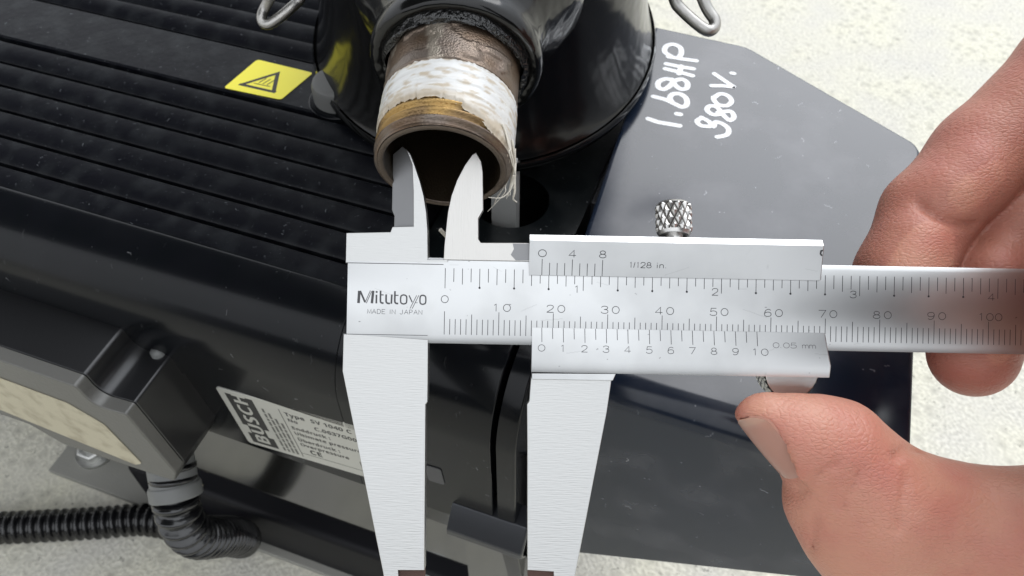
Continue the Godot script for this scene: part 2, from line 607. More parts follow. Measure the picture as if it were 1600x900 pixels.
# single-stroke lettering like an engraving machine's, in a box of width 1 and height 1
func glyph(ch: String) -> Array:
	match ch:
		"0": return [oval(0.5, 0.5, 0.5, 0.5)]
		"1": return [pv([0.28, 0.82, 0.55, 1.0, 0.55, 0.0])]
		"2": return [spline2(pv([0.05, 0.72, 0.16, 0.92, 0.5, 1.0, 0.86, 0.92, 0.94, 0.72, 0.78, 0.48, 0.02, 0.0])) , pv([0.02, 0.0, 1.0, 0.0])]
		"3": return [spline2(pv([0.05, 0.8, 0.2, 0.95, 0.5, 1.0, 0.85, 0.93, 0.93, 0.76, 0.8, 0.6, 0.42, 0.54])), spline2(pv([0.42, 0.54, 0.85, 0.48, 0.98, 0.27, 0.85, 0.07, 0.5, 0.0, 0.15, 0.06, 0.0, 0.22]))]
		"4": return [pv([0.72, 0.0, 0.72, 1.0, 0.0, 0.27, 1.0, 0.27])]
		"5": return [pv([0.92, 1.0, 0.2, 1.0, 0.1, 0.5]), spline2(pv([0.1, 0.5, 0.3, 0.61, 0.6, 0.63, 0.9, 0.52, 0.98, 0.3, 0.86, 0.08, 0.5, 0.0, 0.15, 0.05, 0.02, 0.2]))]
		"6": return [spline2(pv([0.9, 0.86, 0.72, 0.98, 0.45, 0.97, 0.16, 0.77, 0.04, 0.35, 0.15, 0.08, 0.5, 0.0, 0.88, 0.1, 0.97, 0.3, 0.86, 0.53, 0.5, 0.61, 0.17, 0.52, 0.06, 0.38]))]
		"7": return [pv([0.0, 1.0, 1.0, 1.0, 0.35, 0.0])]
		"8": return [oval(0.5, 0.76, 0.38, 0.24), oval(0.5, 0.26, 0.48, 0.26)]
		"9": return [spline2(pv([0.1, 0.14, 0.28, 0.02, 0.55, 0.03, 0.84, 0.23, 0.96, 0.65, 0.85, 0.92, 0.5, 1.0, 0.12, 0.9, 0.03, 0.7, 0.14, 0.47, 0.5, 0.39, 0.83, 0.48, 0.94, 0.62]))]
		"/": return [pv([0.1, 0.0, 0.8, 1.0])]
		".": return [pv([0.3, 0.0, 0.3, 0.12])]
		"i": return [pv([0.5, 0.0, 0.5, 0.66]), pv([0.5, 0.86, 0.5, 0.98])]
		"n": return [pv([0.1, 0.0, 0.1, 0.66]), spline2(pv([0.1, 0.45, 0.3, 0.64, 0.6, 0.66, 0.85, 0.5, 0.88, 0.0]))]
		"m": return [pv([0.0, 0.0, 0.0, 0.66]), spline2(pv([0.0, 0.48, 0.16, 0.65, 0.36, 0.64, 0.5, 0.45, 0.5, 0.0])), spline2(pv([0.5, 0.48, 0.66, 0.65, 0.86, 0.64, 1.0, 0.45, 1.0, 0.0]))]
		"M": return [pv([0.0, 0.0, 0.08, 1.0, 0.5, 0.1, 0.92, 1.0, 1.0, 0.0])]
		"A": return [pv([0.0, 0.0, 0.5, 1.0, 1.0, 0.0]), pv([0.2, 0.36, 0.8, 0.36])]
		"D": return [pv([0.1, 0.0, 0.1, 1.0]), spline2(pv([0.1, 1.0, 0.6, 0.97, 0.92, 0.7, 0.92, 0.3, 0.6, 0.03, 0.1, 0.0]))]
		"E": return [pv([0.9, 0.0, 0.1, 0.0, 0.1, 1.0, 0.9, 1.0]), pv([0.1, 0.52, 0.75, 0.52])]
		"I": return [pv([0.5, 0.0, 0.5, 1.0])]
		"N": return [pv([0.08, 0.0, 0.08, 1.0, 0.92, 0.0, 0.92, 1.0])]
		"J": return [spline2(pv([0.75, 1.0, 0.75, 0.25, 0.6, 0.03, 0.3, 0.02, 0.1, 0.2]))]
		"P": return [pv([0.1, 0.0, 0.1, 1.0]), spline2(pv([0.1, 1.0, 0.6, 0.98, 0.9, 0.75, 0.6, 0.47, 0.1, 0.45]))]
	return []

func engrave(mb: MB, xf: Transform3D, text: String, at: Vector2, w: float, h: float, gap: float, line: float, z := 0.012) -> void:
	var x := at.x
	var k := 0
	for ch in text:
		if ch == " ":
			x += w * 0.8
			continue
		var cw := w * (0.35 if ch in "i./I" else 0.6 if ch == "1" and text.length() > 3 else 1.0)
		for s in glyph(ch):
			var p := PackedVector2Array()
			for q in s:
				p.append(Vector2(x + q.x * cw, at.y + q.y * h))
			mb.stroke(xf, p, line, z + 0.001 * (k % 5))
			k += 1
		x += cw + gap

# thin bright cloud: brighter overhead than at the horizon, and a wide aureole round the hazy sun
func thin_cloud(sun_at: Vector3) -> ImageTexture:
	var w := 512
	var h := 256
	var f := FastNoiseLite.new()
	f.seed = 12
	f.frequency = 1.6
	f.fractal_octaves = 4
	var im := Image.create(w, h, false, Image.FORMAT_RGBF)
	for y in h:
		var up := PI / 2 - PI * (y + 0.5) / h
		for x in w:
			var a := TAU * (x + 0.5) / w
			var d := Vector3(cos(up) * sin(a), sin(up), -cos(up) * cos(a))
			var e := maxf(d.y, 0.0)
			var base := 0.52 + 0.46 * e + 0.05 * f.get_noise_3dv(d)
			var off := rad_to_deg(acos(clampf(d.dot(sun_at), -1, 1)))
			var glow := 1.0 * exp(-pow(off / 21.0, 2.0))
			var c := Color(0.95, 0.985, 1.03) * base + Color(0.88, 1.0, 1.18) * glow
			if d.y < 0.0:
				c = Color(0.42, 0.41, 0.39)
			im.set_pixel(x, y, c)
	return ImageTexture.create_from_image(im)

# ------------------------------------------------------------------ scene
func _ready() -> void:
	# camera: close above, looking down at half a right angle and a little more
	var cam := Camera3D.new()
	cam.name = "camera"
	cam.position = Vector3(0, 332, 0) * S
	cam.rotation_degrees = Vector3(-50, 0, 0)
	cam.near = 0.01
	cam.far = 60.0
	var lens := CameraAttributesPhysical.new()
	lens.frustum_focal_length = 12.0 / (9.0 / 16.0 * tan(deg_to_rad(31.0)))
	lens.frustum_focus_distance = 0.158
	lens.frustum_near = 0.01
	lens.frustum_far = 60.0
	lens.exposure_aperture = 48.0
	cam.attributes = lens
	add_child(cam)
	var env := Environment.new()
	env.background_mode = Environment.BG_SKY
	var sky := Sky.new()
	var sun_at := Vector3(0.34, 0.68, -0.65).normalized()
	var pan := PanoramaSkyMaterial.new()
	pan.panorama = thin_cloud(sun_at)
	sky.sky_material = pan
	env.sky = sky
	env.tonemap_mode = Environment.TONE_MAPPER_LINEAR
	env.tonemap_exposure = 1.9
	env.sdfgi_enabled = true
	env.ssao_enabled = true
	env.ssil_enabled = true
	var we := WorldEnvironment.new()
	we.name = "daylight"
	we.environment = env
	add_child(we)
	var sun := DirectionalLight3D.new()
	sun.name = "sun"
	sun.light_energy = 0.22
	sun.light_angular_distance = 36.0
	sun.light_color = Color(1.0, 0.985, 0.965)
	sun.shadow_enabled = true
	add_child(sun)
	sun.look_at_from_position(sun_at, Vector3.ZERO)

	make_materials()
	var g := MB.new()
	g.quad(Vector3(-4000, 0, -4000), Vector3(4000, 0, -4000), Vector3(4000, 0, 4000), Vector3(-4000, 0, 4000), Vector3.UP)
	var ground := piece("ground", g, M.concrete, self)
	ground.set_meta("kind", "structure")
	ground.set_meta("label", "pale cream concrete floor with fine gritty surface under the pump")
	# a porch roof overhead on the left, which the black paint mirrors, and a garden wall behind the viewer
	var ev := MB.new()
	box(ev, -4200, -620, 2400, 2520, -3300, 750, 4)
	var eave := piece("porch_roof", ev, M.wall_render, self)
	eave.set_meta("kind", "structure")
	var gw := MB.new()
	box(gw, -4200, 4200, 0, 1050, 2900, 3050, 4)
	var garden := piece("garden_wall", gw, M.wall_render, self)
	garden.set_meta("kind", "structure")
	build_pump()
	build_conduit()
	var chip := MB.new()
	rng.seed = 19
	var rows := []
	for i in 7:
		var row := PackedVector3Array()
		for j in 9:
			var a := TAU * j / 9
			var t := PI * i / 6
			var r := 1.0 + (rng.randf_range(-0.25, 0.25) if i > 0 and i < 6 else 0.0)
			row.append(Vector3(cos(a) * sin(t) * 1.5 * r, cos(t) * 0.8, sin(a) * sin(t) * 1.1 * r))
		rows.append(row)
	chip.grid(rows, true, false, null, true)
	var stone := piece("stone_chip", chip, M.aged_label, self)
	stone.position = Basis(Vector3.UP, deg_to_rad(-20)) * Vector3(-164.5, 33.7, -101.6) * S
	stone.set_meta("label", "tiny beige stone chip lying on the black base rail beside the grey cable gland")
	stone.set_meta("category", "stone")
	build_caliper()
	build_hand()

# ------------------------------------------------------------------ the pump: x along its shaft, z towards the viewer
const ALONG := Transform3D(Basis(Vector3(0, 0, -1), Vector3(0, 1, 0), Vector3(1, 0, 0)), Vector3.ZERO)   # outlines of (-z, y), pushed along x
const FLAT := Transform3D(Basis(Vector3(1, 0, 0), Vector3(0, 0, -1), Vector3(0, 1, 0)), Vector3.ZERO)    # outlines of (x, -z), pushed upwards
const FRONT := Transform3D(Basis.IDENTITY, Vector3.ZERO)                                                 # outlines of (x, y), pushed towards the viewer

func box(mb: MB, x0: float, x1: float, y0: float, y1: float, z0: float, z1: float, bev := 0.5) -> void:
	mb.extrude(FLAT, pv([x0, -z1, x1, -z1, x1, -z0, x0, -z0]), y0, y1, bev, -1.0, 2)

func build_pump() -> void:
	# the pump's own axes are turned 20 degrees; its numbers below run from the point under the camera
	var pump := thing("vacuum_pump", "black vacuum pump with ribbed motor housing and glossy inlet canister, standing on concrete", "pump", Vector3(0, 0, 0), Vector3(0, -20, 0))
	# --- motor housing: a shell with a rounded front shoulder
	var mb := MB.new()
	var prof := PackedVector2Array()
	for q in [[330, 40], [330, 160], [316, 181.5], [103.5, 181.5], [103.4, 184.9]]:
		prof.append(Vector2(q[0], q[1]))
	for i in 25:
		var t := PI / 2 * i / 24
		prof.append(Vector2(103.0 - 17.0 * sin(t), 165.0 + 20.0 * cos(t)))
	for q in [[86, 153.4], [86.45, 153.0], [86.45, 123], [91, 117.5], [106, 116], [106, 40]]:
		prof.append(Vector2(q[0], q[1]))
	mb.extrude(ALONG, prof, -330, -74, 0.3, -1.0, 2)
	var nose := PackedVector2Array([Vector2(122, 60), Vector2(122, 168), Vector2(112, 181.4), Vector2(103.4, 184.9)])
	for q in prof:
		if q.x < 103.3 and q.y > 110.0:
			nose.append(q)
	nose.append(Vector2(106, 60))
	mb.extrude(ALONG, nose, -73.9, -36.5, 0.5, -1.0, 3)
	var housing := piece("motor_housing", mb, M.motor_shell, pump)
	# ribs on its top, each one with a flat back half and a front half that falls away
	var rib := func(b0: float, b1: float, y: float, fall: float, x1: float):
		var r := MB.new()
		var w: float = b1 - b0
		r.extrude(ALONG, pv([-b1, 181.6, -b1, y - fall - 0.5, -b1 + 0.5, y - fall, -b0 - w * 0.55, y, -b0 - 0.5, y, -b0, y - 0.5, -b0, 181.6]), -326, x1, 0.4, -1.0, 2)
		piece("cooling_fin", r, M.motor_paint, housing)
	var cuts := [-155.4, -146.4, -137.5, -128.6, -119.7, -110.7, -102.2]
	for i in 6:
		rib.call(cuts[i] + 0.9, cuts[i + 1] - 0.9, 185.0, 0.9, -74.0)
	for i in 12:
		rib.call(-184.6 - 8.2 * i, -177.8 - 8.2 * i, 185.2 + 0.0 * i, 1.2, -74.0)
	var band := MB.new()
	band.extrude(ALONG, pv([156.2, 181.6, 156.2, 184.6, 156.8, 185.0, 175.4, 185.0, 176.4, 184.2, 176.4, 181.6]), -326, -74, 0.4, -1.0, 2)
	piece("sticker_land", band, M.motor_paint, housing)
	# --- warning sticker: yellow, with a black triangle round three wavy lines
	var st := Transform3D(Basis(Vector3(1, 0, 0.0), Vector3(0.2, 0, -0.98), Vector3(0, 1, 0)), Vector3(-143.1, 185.05, -157.0))
	var ym := MB.new()
	ym.extrude(st, rounded(pv([0, 0, 17.6, 0.8, 17.2, 15.0, -1.2, 15.2]), [0.9]), 0, 0.12)
	var sticker := piece("warning_sticker", ym, M.yellow_print, pump, "yellow hot surface warning sticker")
	var tm := MB.new()
	tm.stroke(st, pv([3.2, 2.9, 8.55, 11.3, 13.5, 3.1]), 1.1, 0.13)
	tm.stroke(st, pv([2.6, 3.0, 14.1, 3.2]), 1.0, 0.14)
	tm.stroke(st, pv([5.9, 4.8, 11.0, 5.0]), 0.32, 0.13)
	for i in 3:
		var x := 7.0 + 1.3 * i
		tm.stroke(st, spline2(pv([x, 5.4, x + 0.1, 6.1, x - 0.3 + 0.5, 6.8, x + 0.35, 7.5, x + 0.35, 8.1])), 0.32, 0.13)
	piece("hot_surface_symbol", tm, M.black_print, sticker)
	# a second sticker, almost wholly behind the canister
	var y2 := MB.new()
	y2.extrude(FLAT, rounded(pv([-116.8, 178, -100, 178, -100, 193, -116.8, 193]), [0.9]), 185.3, 185.45)
	piece("warning_sticker", y2, M.yellow_print, pump, "yellow sticker edge showing beside the canister")
	# --- bolt with washer left of the canister
	var bm := MB.new()
	var bo := Transform3D(Basis(Vector3(1, 0, 0), Vector3(0, 0, -1), Vector3(0, 1, 0)), Vector3(-110.0, 183.6, -164.0))
	bm.lathe(bo, [[Vector2(9.0, 0), Vector2(9.0, 1.4)], [Vector2(9.0, 1.4), Vector2(8.4, 2.0), Vector2(0, 2.0)]])
	var washer := piece("washer", bm, M.motor_shell, pump)
	var b2 := MB.new()
	b2.lathe(bo, [[Vector2(7.4, 2.0), Vector2(7.4, 6.2), Vector2(7.0, 7.4)], [Vector2(7.0, 7.4), Vector2(5.8, 8.2), Vector2(0, 8.3)]], 32)
	piece("bolt_head", b2, M.dusty_grey, washer)
	# --- name plate on the front face
	build_name_plate(pump)
	# --- lower body, set back, and the base rail with its pale flange
	var lb := MB.new()
	lb.extrude(ALONG, rounded(pv([300, 30, 300, 118, 101, 118, 101, 52, 108, 30]), [0, 0, 0, 8, 0], 6), -330, -36, 0.5)
	piece("lower_body", lb, M.polished_black, pump)
	var rail := MB.new()
	rail.extrude(ALONG, rounded(pv([130, 3.2, 130, 33, 99.2, 33, 99.2, 3.2]), [0, 0, 3.0, 0.5]), -196, -28, 0.6)
	piece("base_rail", rail, M.rail_black, pump)
	var fl := MB.new()
	box(fl, -246, -26, 0.3, 3.0, -140, -96.2, 0.4)
	var foot := piece("base_flange", fl, M.flange_grey, pump)
	var tb := MB.new()
	var bt := Transform3D(Basis(Vector3(1, 0, 0), Vector3(0, 0, -1), Vector3(0, 1, 0)), Vector3(-232.0, 3.0, -110.0))
	tb.lathe(bt, [[Vector2(8, 0), Vector2(8, 1.5)], [Vector2(8, 1.5), Vector2(5, 1.6)]], 32)
	tb.lathe(bt, [[Vector2(6.4, 1.6), Vector2(6.4, 5.5)], [Vector2(6.4, 5.5), Vector2(5.6, 6.4), Vector2(3.6, 6.4)]], 6)
	tb.lathe(bt, [[Vector2(3.5, 6.0), Vector2(3.5, 11.0), Vector2(3.0, 11.6), Vector2(0, 11.6)]], 24)
	piece("hex_nut", tb, M.zinc, foot)
	var rb := MB.new()
	var rbt := Transform3D(Basis(Vector3(1, 0, 0), Vector3(0, 1, 0), Vector3(0, 0, 1)), Vector3(-69.0, 24.0, -99.0))
	rb.lathe(rbt, [[Vector2(8, -6), Vector2(8, 0.6), Vector2(6.2, 2.2)], [Vector2(5.4, 2.2), Vector2(5.4, 4.6), Vector2(4.6, 5.6), Vector2(0, 5.8)]], 32)
	piece("end_bolt", rb, M.zinc, pump)
	# --- clamp ledge below the seam at the right end of the housing
	var ledge := MB.new()
	ledge.extrude(ALONG, rounded(pv([92, 117, 92, 131, 86.3, 131, 81.5, 125.0, 81.5, 122.5, 84, 117.5]), [0, 0, 0.5, 1.2, 0.8, 0]), -47.5, -27, 0.9)
	piece("clamp_ledge", ledge, M.clamp_metal, pump)
	var lower := MB.new()
	box(lower, -49, -26, 60, 93, -120, -94, 0.6)
	piece("clamp_block", lower, M.polished_black, pump)
	var tag := MB.new()
	tag.extrude(Transform3D(Basis(Vector3(1, 0.08, 0), Vector3(-0.08, 1, 0), Vector3(0, 0, 1)), Vector3(-53.4, 139.5, -86.4)), rounded(pv([0, 0, 4.4, 0, 4.4, 7.6, 0, 7.6]), [0.8]), 0, 0.2)
	piece("small_plate", tag, M.bracket_grey, pump)
	# --- end plate with a round port, beside the hood
	build_end_plate(pump)
	# --- air hood at the right end
	build_hood(pump)
	build_terminal_box(pump)
	build_canister(pump)

func build_name_plate(pump: Node3D) -> void:
	var px := Transform3D(Basis(Vector3(0.995, 0.10, 0), Vector3(-0.10, 0.995, 0), Vector3(0, 0, 1)), Vector3(-108.2, 125.6, -86.35))
	var m := MB.new()
	m.extrude(px, rounded(pv([0, 0, 47, 0, 47, 26.5, 0, 26.5]), [1.2]), 0, 0.35, 0.15, -1.0, 2)
	var plate := piece("name_plate", m, M.plate_silver, pump, "silver rating plate with black print")
	var d := MB.new()
	d.extrude(px, pv([2.2, 1.6, 10.4, 1.6, 10.4, 24.8, 2.2, 24.8]), 0.36, 0.38)
	var panel := piece("logo_panel", d, M.plate_print, plate)
	var up := Basis(px.basis.y, -px.basis.x, px.basis.z)
	words("logo_lettering", "BUSCH", 5.7, Transform3D(up, px * Vector3(6.3, 2.2, 0.40)), M.plate_silver, panel, true, 1.3)
	var u := MB.new()
	u.extrude(px, pv([1.0, 6.6, 3.6, 6.6, 3.6, 10.4, 1.0, 10.4]), 0.39, 0.41)
	u.extrude(px, pv([8.9, 6.6, 11.4, 6.6, 11.4, 10.4, 8.9, 10.4]), 0.39, 0.41)
	piece("logo_bars", u, M.plate_silver, panel)
	var side := MB.new()
	for k in 4:
		var x := 12.0 + 1.35 * k
		var y := 1.8
		rng.seed = 70 + k
		while y < 20.5 - k * 1.2:
			var len := rng.randf_range(1.0, 3.4)
			side.extrude(px, pv([x, y, x + 0.75, y, x + 0.75, y + len, x, y + len]), 0.36, 0.37)
			y += len + 0.45
	side.extrude(px, pv([17.7, 1.4, 18.0, 1.4, 18.0, 24.0, 17.7, 24.0]), 0.36, 0.37)
	side.extrude(px, pv([18.0, 3.2, 41.0, 3.2, 41.0, 3.45, 18.0, 3.45]), 0.36, 0.37)
	piece("fine_print", side, M.plate_grey_print, plate)
	var rows := [["Type", 19.0, 22.4, 2.3], ["SV 1040 C", 26.5, 22.5, 2.3], ["No", 19.0, 19.7, 2.0], ["C.0637G001", 26.5, 19.0, 2.2], ["Enddruck :", 19.0, 16.2, 2.0], ["120", 40.0, 16.4, 2.0],
		["Ultimate pressure", 19.0, 13.6, 2.0], ["Überdruck :", 19.0, 10.6, 2.0], ["Overpressure", 19.0, 8.2, 2.0], ["CE", 21.0, 5.3, 2.9]]
	for r in rows:
		words("plate_lettering", r[0], r[3], Transform3D(px.basis, px * Vector3(r[1], r[2], 0.37)), M.plate_print, plate, true, 1.12)
	var bars := MB.new()
	rng.seed = 77
	var bx := 36.5
	while bx < 45.5:
		var w := rng.randf_range(0.15, 0.5)
		bars.extrude(px, pv([bx, 4.4, bx + w, 4.4, bx + w, 8.0, bx, 8.0]), 0.36, 0.37)
		bx += w + rng.randf_range(0.2, 0.5)
	piece("bar_marks", bars, M.plate_print, plate)

func build_end_plate(pump: Node3D) -> void:
	# a horizontal casting: an outer outline with a round port cut through
	var m := MB.new()
	var outer := rounded(pv([-73.6, 104, -38.5, 104, -35.8, 205, -73.6, 260]), [3, 7, 4, 4], 8)
	var hole := PackedVector2Array()
	var cx := -57.5
	var cz := 157.0
	# split in two along the port so that each half is a plain outline
	var top := PackedVector2Array()
	var low := PackedVector2Array()
	for i in 25:
		var a := PI * i / 24
		top.append(Vector2(cx + 10.5 * cos(a), cz + 10.5 * sin(a)))
		low.append(Vector2(cx - 10.5 * cos(a), cz - 10.5 * sin(a)))
	var right_x := -37.1
	var upper := PackedVector2Array([Vector2(-73.6, cz), Vector2(-73.6, 260), Vector2(-37.5, 220), Vector2(right_x, cz)])
	upper.append_array(top)
	var under := PackedVector2Array([Vector2(right_x, cz)])
	for q in pv([-38.3, 119, -73.6, 119]):
		under.append(q)
	under.append(Vector2(-73.6, cz))
	under.append_array(low)
	m.extrude(FLAT, upper, 150, 170)
	m.extrude(FLAT, under, 150, 170)
	piece("end_plate", m, M.end_plate, pump)
	# the plate's front curves down to the seam, as the motor's shoulder does
	var s := MB.new()
	var prof := PackedVector2Array([Vector2(150, 168.0), Vector2(110, 168.0)])
	var ring := PackedVector2Array([Vector2(118, 60), Vector2(118, 182), Vector2(103, 184.8)])
	for i in 17:
		var t := PI / 2 * i / 16
		ring.append(Vector2(103.0 - 16.6 * sin(t), 165.0 + 19.7 * cos(t)))
	ring.append_array(pv([86.4, 118, 96, 60]))
	s.extrude(ALONG, ring, -35.2, -30.6, 0.6, -1.0, 2)
	piece("seam_ring", s, M.motor_shell, pump)
	var w := MB.new()
	var bo := Transform3D(Basis(Vector3(1, 0, 0), Vector3(0, 0, -1), Vector3(0, 1, 0)), Vector3(cx, 140, -cz))
	w.lathe(bo, [[Vector2(10.5, 30), Vector2(10.5, 0)]], 48, 1, 1, true)
	w.lathe(bo, [[Vector2(10.5, 0.2), Vector2(0, 0.2)]], 48, 1, 1, true)
	piece("port_wall", w, M.slot_dark, pump)
	var p := MB.new()
	box(p, -60.2, -53.4, 140, 191, -152.5, -149.5, 0.6)
	piece("support_post", p, M.post_steel, pump)
	var b := MB.new()
	box(b, -40.0, -30.0, 150, 167.5, -200, -166, 0.5)
	piece("gap_bracket", b, M.bracket_grey, pump)
	var d := MB.new()
	box(d, -74, -46, 120, 149, -244, -96, 0.2)
	box(d, -45.8, -28, 120, 149, -226, -96, 0.2)
	piece("gap_floor", d, M.slot_dark, pump)

func build_hood(pump: Node3D) -> void:
	var m := MB.new()
	var plan := rounded(pv([-29.8, 96.5, 45.8, 95.5, 42.8, 199, -8.5, 228.6, -37.5, 229.5]), [0, 0, 7, 10, 0], 8)
	var amount := func(nn: Vector2) -> float:
		if nn.y < -0.7:
			return 6.5
		if nn.x < -0.7:
			return 1.6
		return 2.2
	m.extrude(FLAT, plan, 60, 185, amount, 5.0, 8)
	for i in m.v.size():      # the lower edge rises towards the right-hand end
		var p := m.v[i]
		if p.y < 179.0:
			var t := (180.0 - p.y) / 120.0
			p.y = 180.0 - t * (180.0 - (104.0 + (p.x + 15.0) * 0.58))
			m.v[i] = p
	var hood := piece("air_hood", m, M.hood_plastic, pump, "blue grey smooth plastic hood with handwriting on top")
	var rim := MB.new()
	var edge := MB.ccw(plan)
	var path := PackedVector3Array()
	for q in edge:
		path.append(Vector3(q.x, 181.2, -q.y))
	# handwriting with a white paint marker
	var hw := MB.new()
	var on := Transform3D(FLAT.basis, Vector3(0, 185.02, 0))
	var lines := [
		pv([-28.0, 184.6, -25.2, 184.1, -19.4, 184.6]), pv([-21.2, 189.3, -20.3, 189.4]),
		spline2(pv([-29.0, 194.5, -25.6, 194.3, -22.4, 193.2, -20.6, 192.7, -19.6, 194.0, -20.2, 196.6, -22.2, 198.1, -24.2, 197.4, -24.6, 195.3, -23.4, 193.6])),
		spline2(pv([-25.4, 203.6, -27.6, 203.6, -29.2, 201.6, -28.8, 199.2, -27.2, 198.6, -25.9, 200.6, -25.2, 203.3, -23.4, 204.9, -21.6, 203.9, -21.2, 201.4, -22.6, 200.4, -24.5, 201.6, -26.0, 203.9])),
		pv([-28.9, 208.2, -25.0, 208.0, -20.9, 207.6]), pv([-29.2, 210.6, -25.2, 210.6, -21.4, 210.9]), pv([-24.7, 207.2, -24.9, 211.0]),
		pv([-29.4, 214.2, -25.4, 214.5, -21.4, 215.0]), spline2(pv([-28.6, 214.6, -31.0, 216.2, -31.2, 219.2, -29.4, 220.8, -27.2, 219.8, -26.3, 217.2, -26.5, 214.8])),
		spline2(pv([-14.6, 189.7, -15.4, 188.0, -14.0, 186.6, -11.8, 187.0])), spline2(pv([-14.6, 190.0, -12.4, 189.0, -10.8, 187.4, -10.6, 189.4, -8.6, 189.2, -6.8, 187.6, -6.8, 185.2, -9.0, 183.4])),
		spline2(pv([-9.9, 193.2, -12.0, 192.3, -13.8, 193.6, -13.6, 195.5, -11.9, 196.0, -10.4, 194.6, -9.0, 192.8, -7.2, 191.4, -6.4, 193.2, -7.6, 195.2, -9.6, 194.4, -10.8, 193.6])),
		spline2(pv([-13.2, 199.4, -11.9, 201.9, -9.8, 201.9, -8.3, 199.9, -9.0, 197.5, -11.2, 197.0, -12.8, 198.4, -13.3, 199.8])),
		pv([-15.2, 210.6, -12.2, 208.6, -9.0, 206.5]), pv([-9.2, 206.3, -12.0, 205.8, -14.8, 204.8]), pv([-10.6, 212.6, -10.0, 212.6])]
	for i in lines.size():
		hw.stroke(on, lines[i], 1.6 if i < 9 else 1.45, 0.004 * i, true)
	piece("handwritten_marks", hw, M.white_paint_marker, hood, "white marker writing reading 1.68 HP 380 V.")

func build_terminal_box(pump: Node3D) -> void:
	var outline := rounded(pv([-210, 166, -132.5, 166, -131.0, 159.0, -121.0, 160.2, -116.6, 134, -119, 128, -156, 125.2, -164, 131, -210, 129]), [2, 1.2, 4.0, 0.8, 1.5, 2, 5, 6, 2])
	var m := MB.new()
	m.extrude(FRONT, outline, -92, -71.8, 0.4, -1.0, 2)
	var bx := piece("terminal_box", m, M.box_black, pump, "black terminal box with grey lid")
	var l := MB.new()
	l.extrude(FRONT, outline, -71.6, -68.2, 0.5, -1.0, 3)
	piece("box_lid", l, M.lid_grey, bx)
	var s := MB.new()
	s.extrude(FRONT, rounded(pv([-205, 138, -130, 130.6, -127.2, 133, -131.5, 150, -140, 155.2, -205, 158]), [0.5, 0.8, 1, 3, 2, 1]), -68.15, -67.98)
	piece("faded_label", s, M.aged_label, bx, "yellowed worn paper label")
	var c := MB.new()
	c.lathe(Transform3D(FLAT.basis, Vector3(-124.5, 160.0, -86)), [[Vector2(1.9, -4), Vector2(1.9, 0.7), Vector2(0, 1.1)]], 16)
	piece("lid_screw", c, M.gland_grey, bx)
	var gl := MB.new()
	var out := Vector3(0.40, -0.66, 0.64).normalized()
	var gs := out.cross(Vector3.UP).normalized()
	var gt := Transform3D(Basis(gs, out.cross(gs) * -1.0, -out), Vector3(-125.3, 108.0, -68.6))
	gl.lathe(gt, [[Vector2(6.2, 2.6), Vector2(7.0, 2.6)], [Vector2(7.0, 2.6), Vector2(7.3, 3.0), Vector2(7.3, 6.0), Vector2(7.0, 6.6)], [Vector2(7.0, 6.6), Vector2(6.6, 6.8), Vector2(6.6, 14)]], 40)
	piece("cable_gland", gl, M.gland_grey, bx)

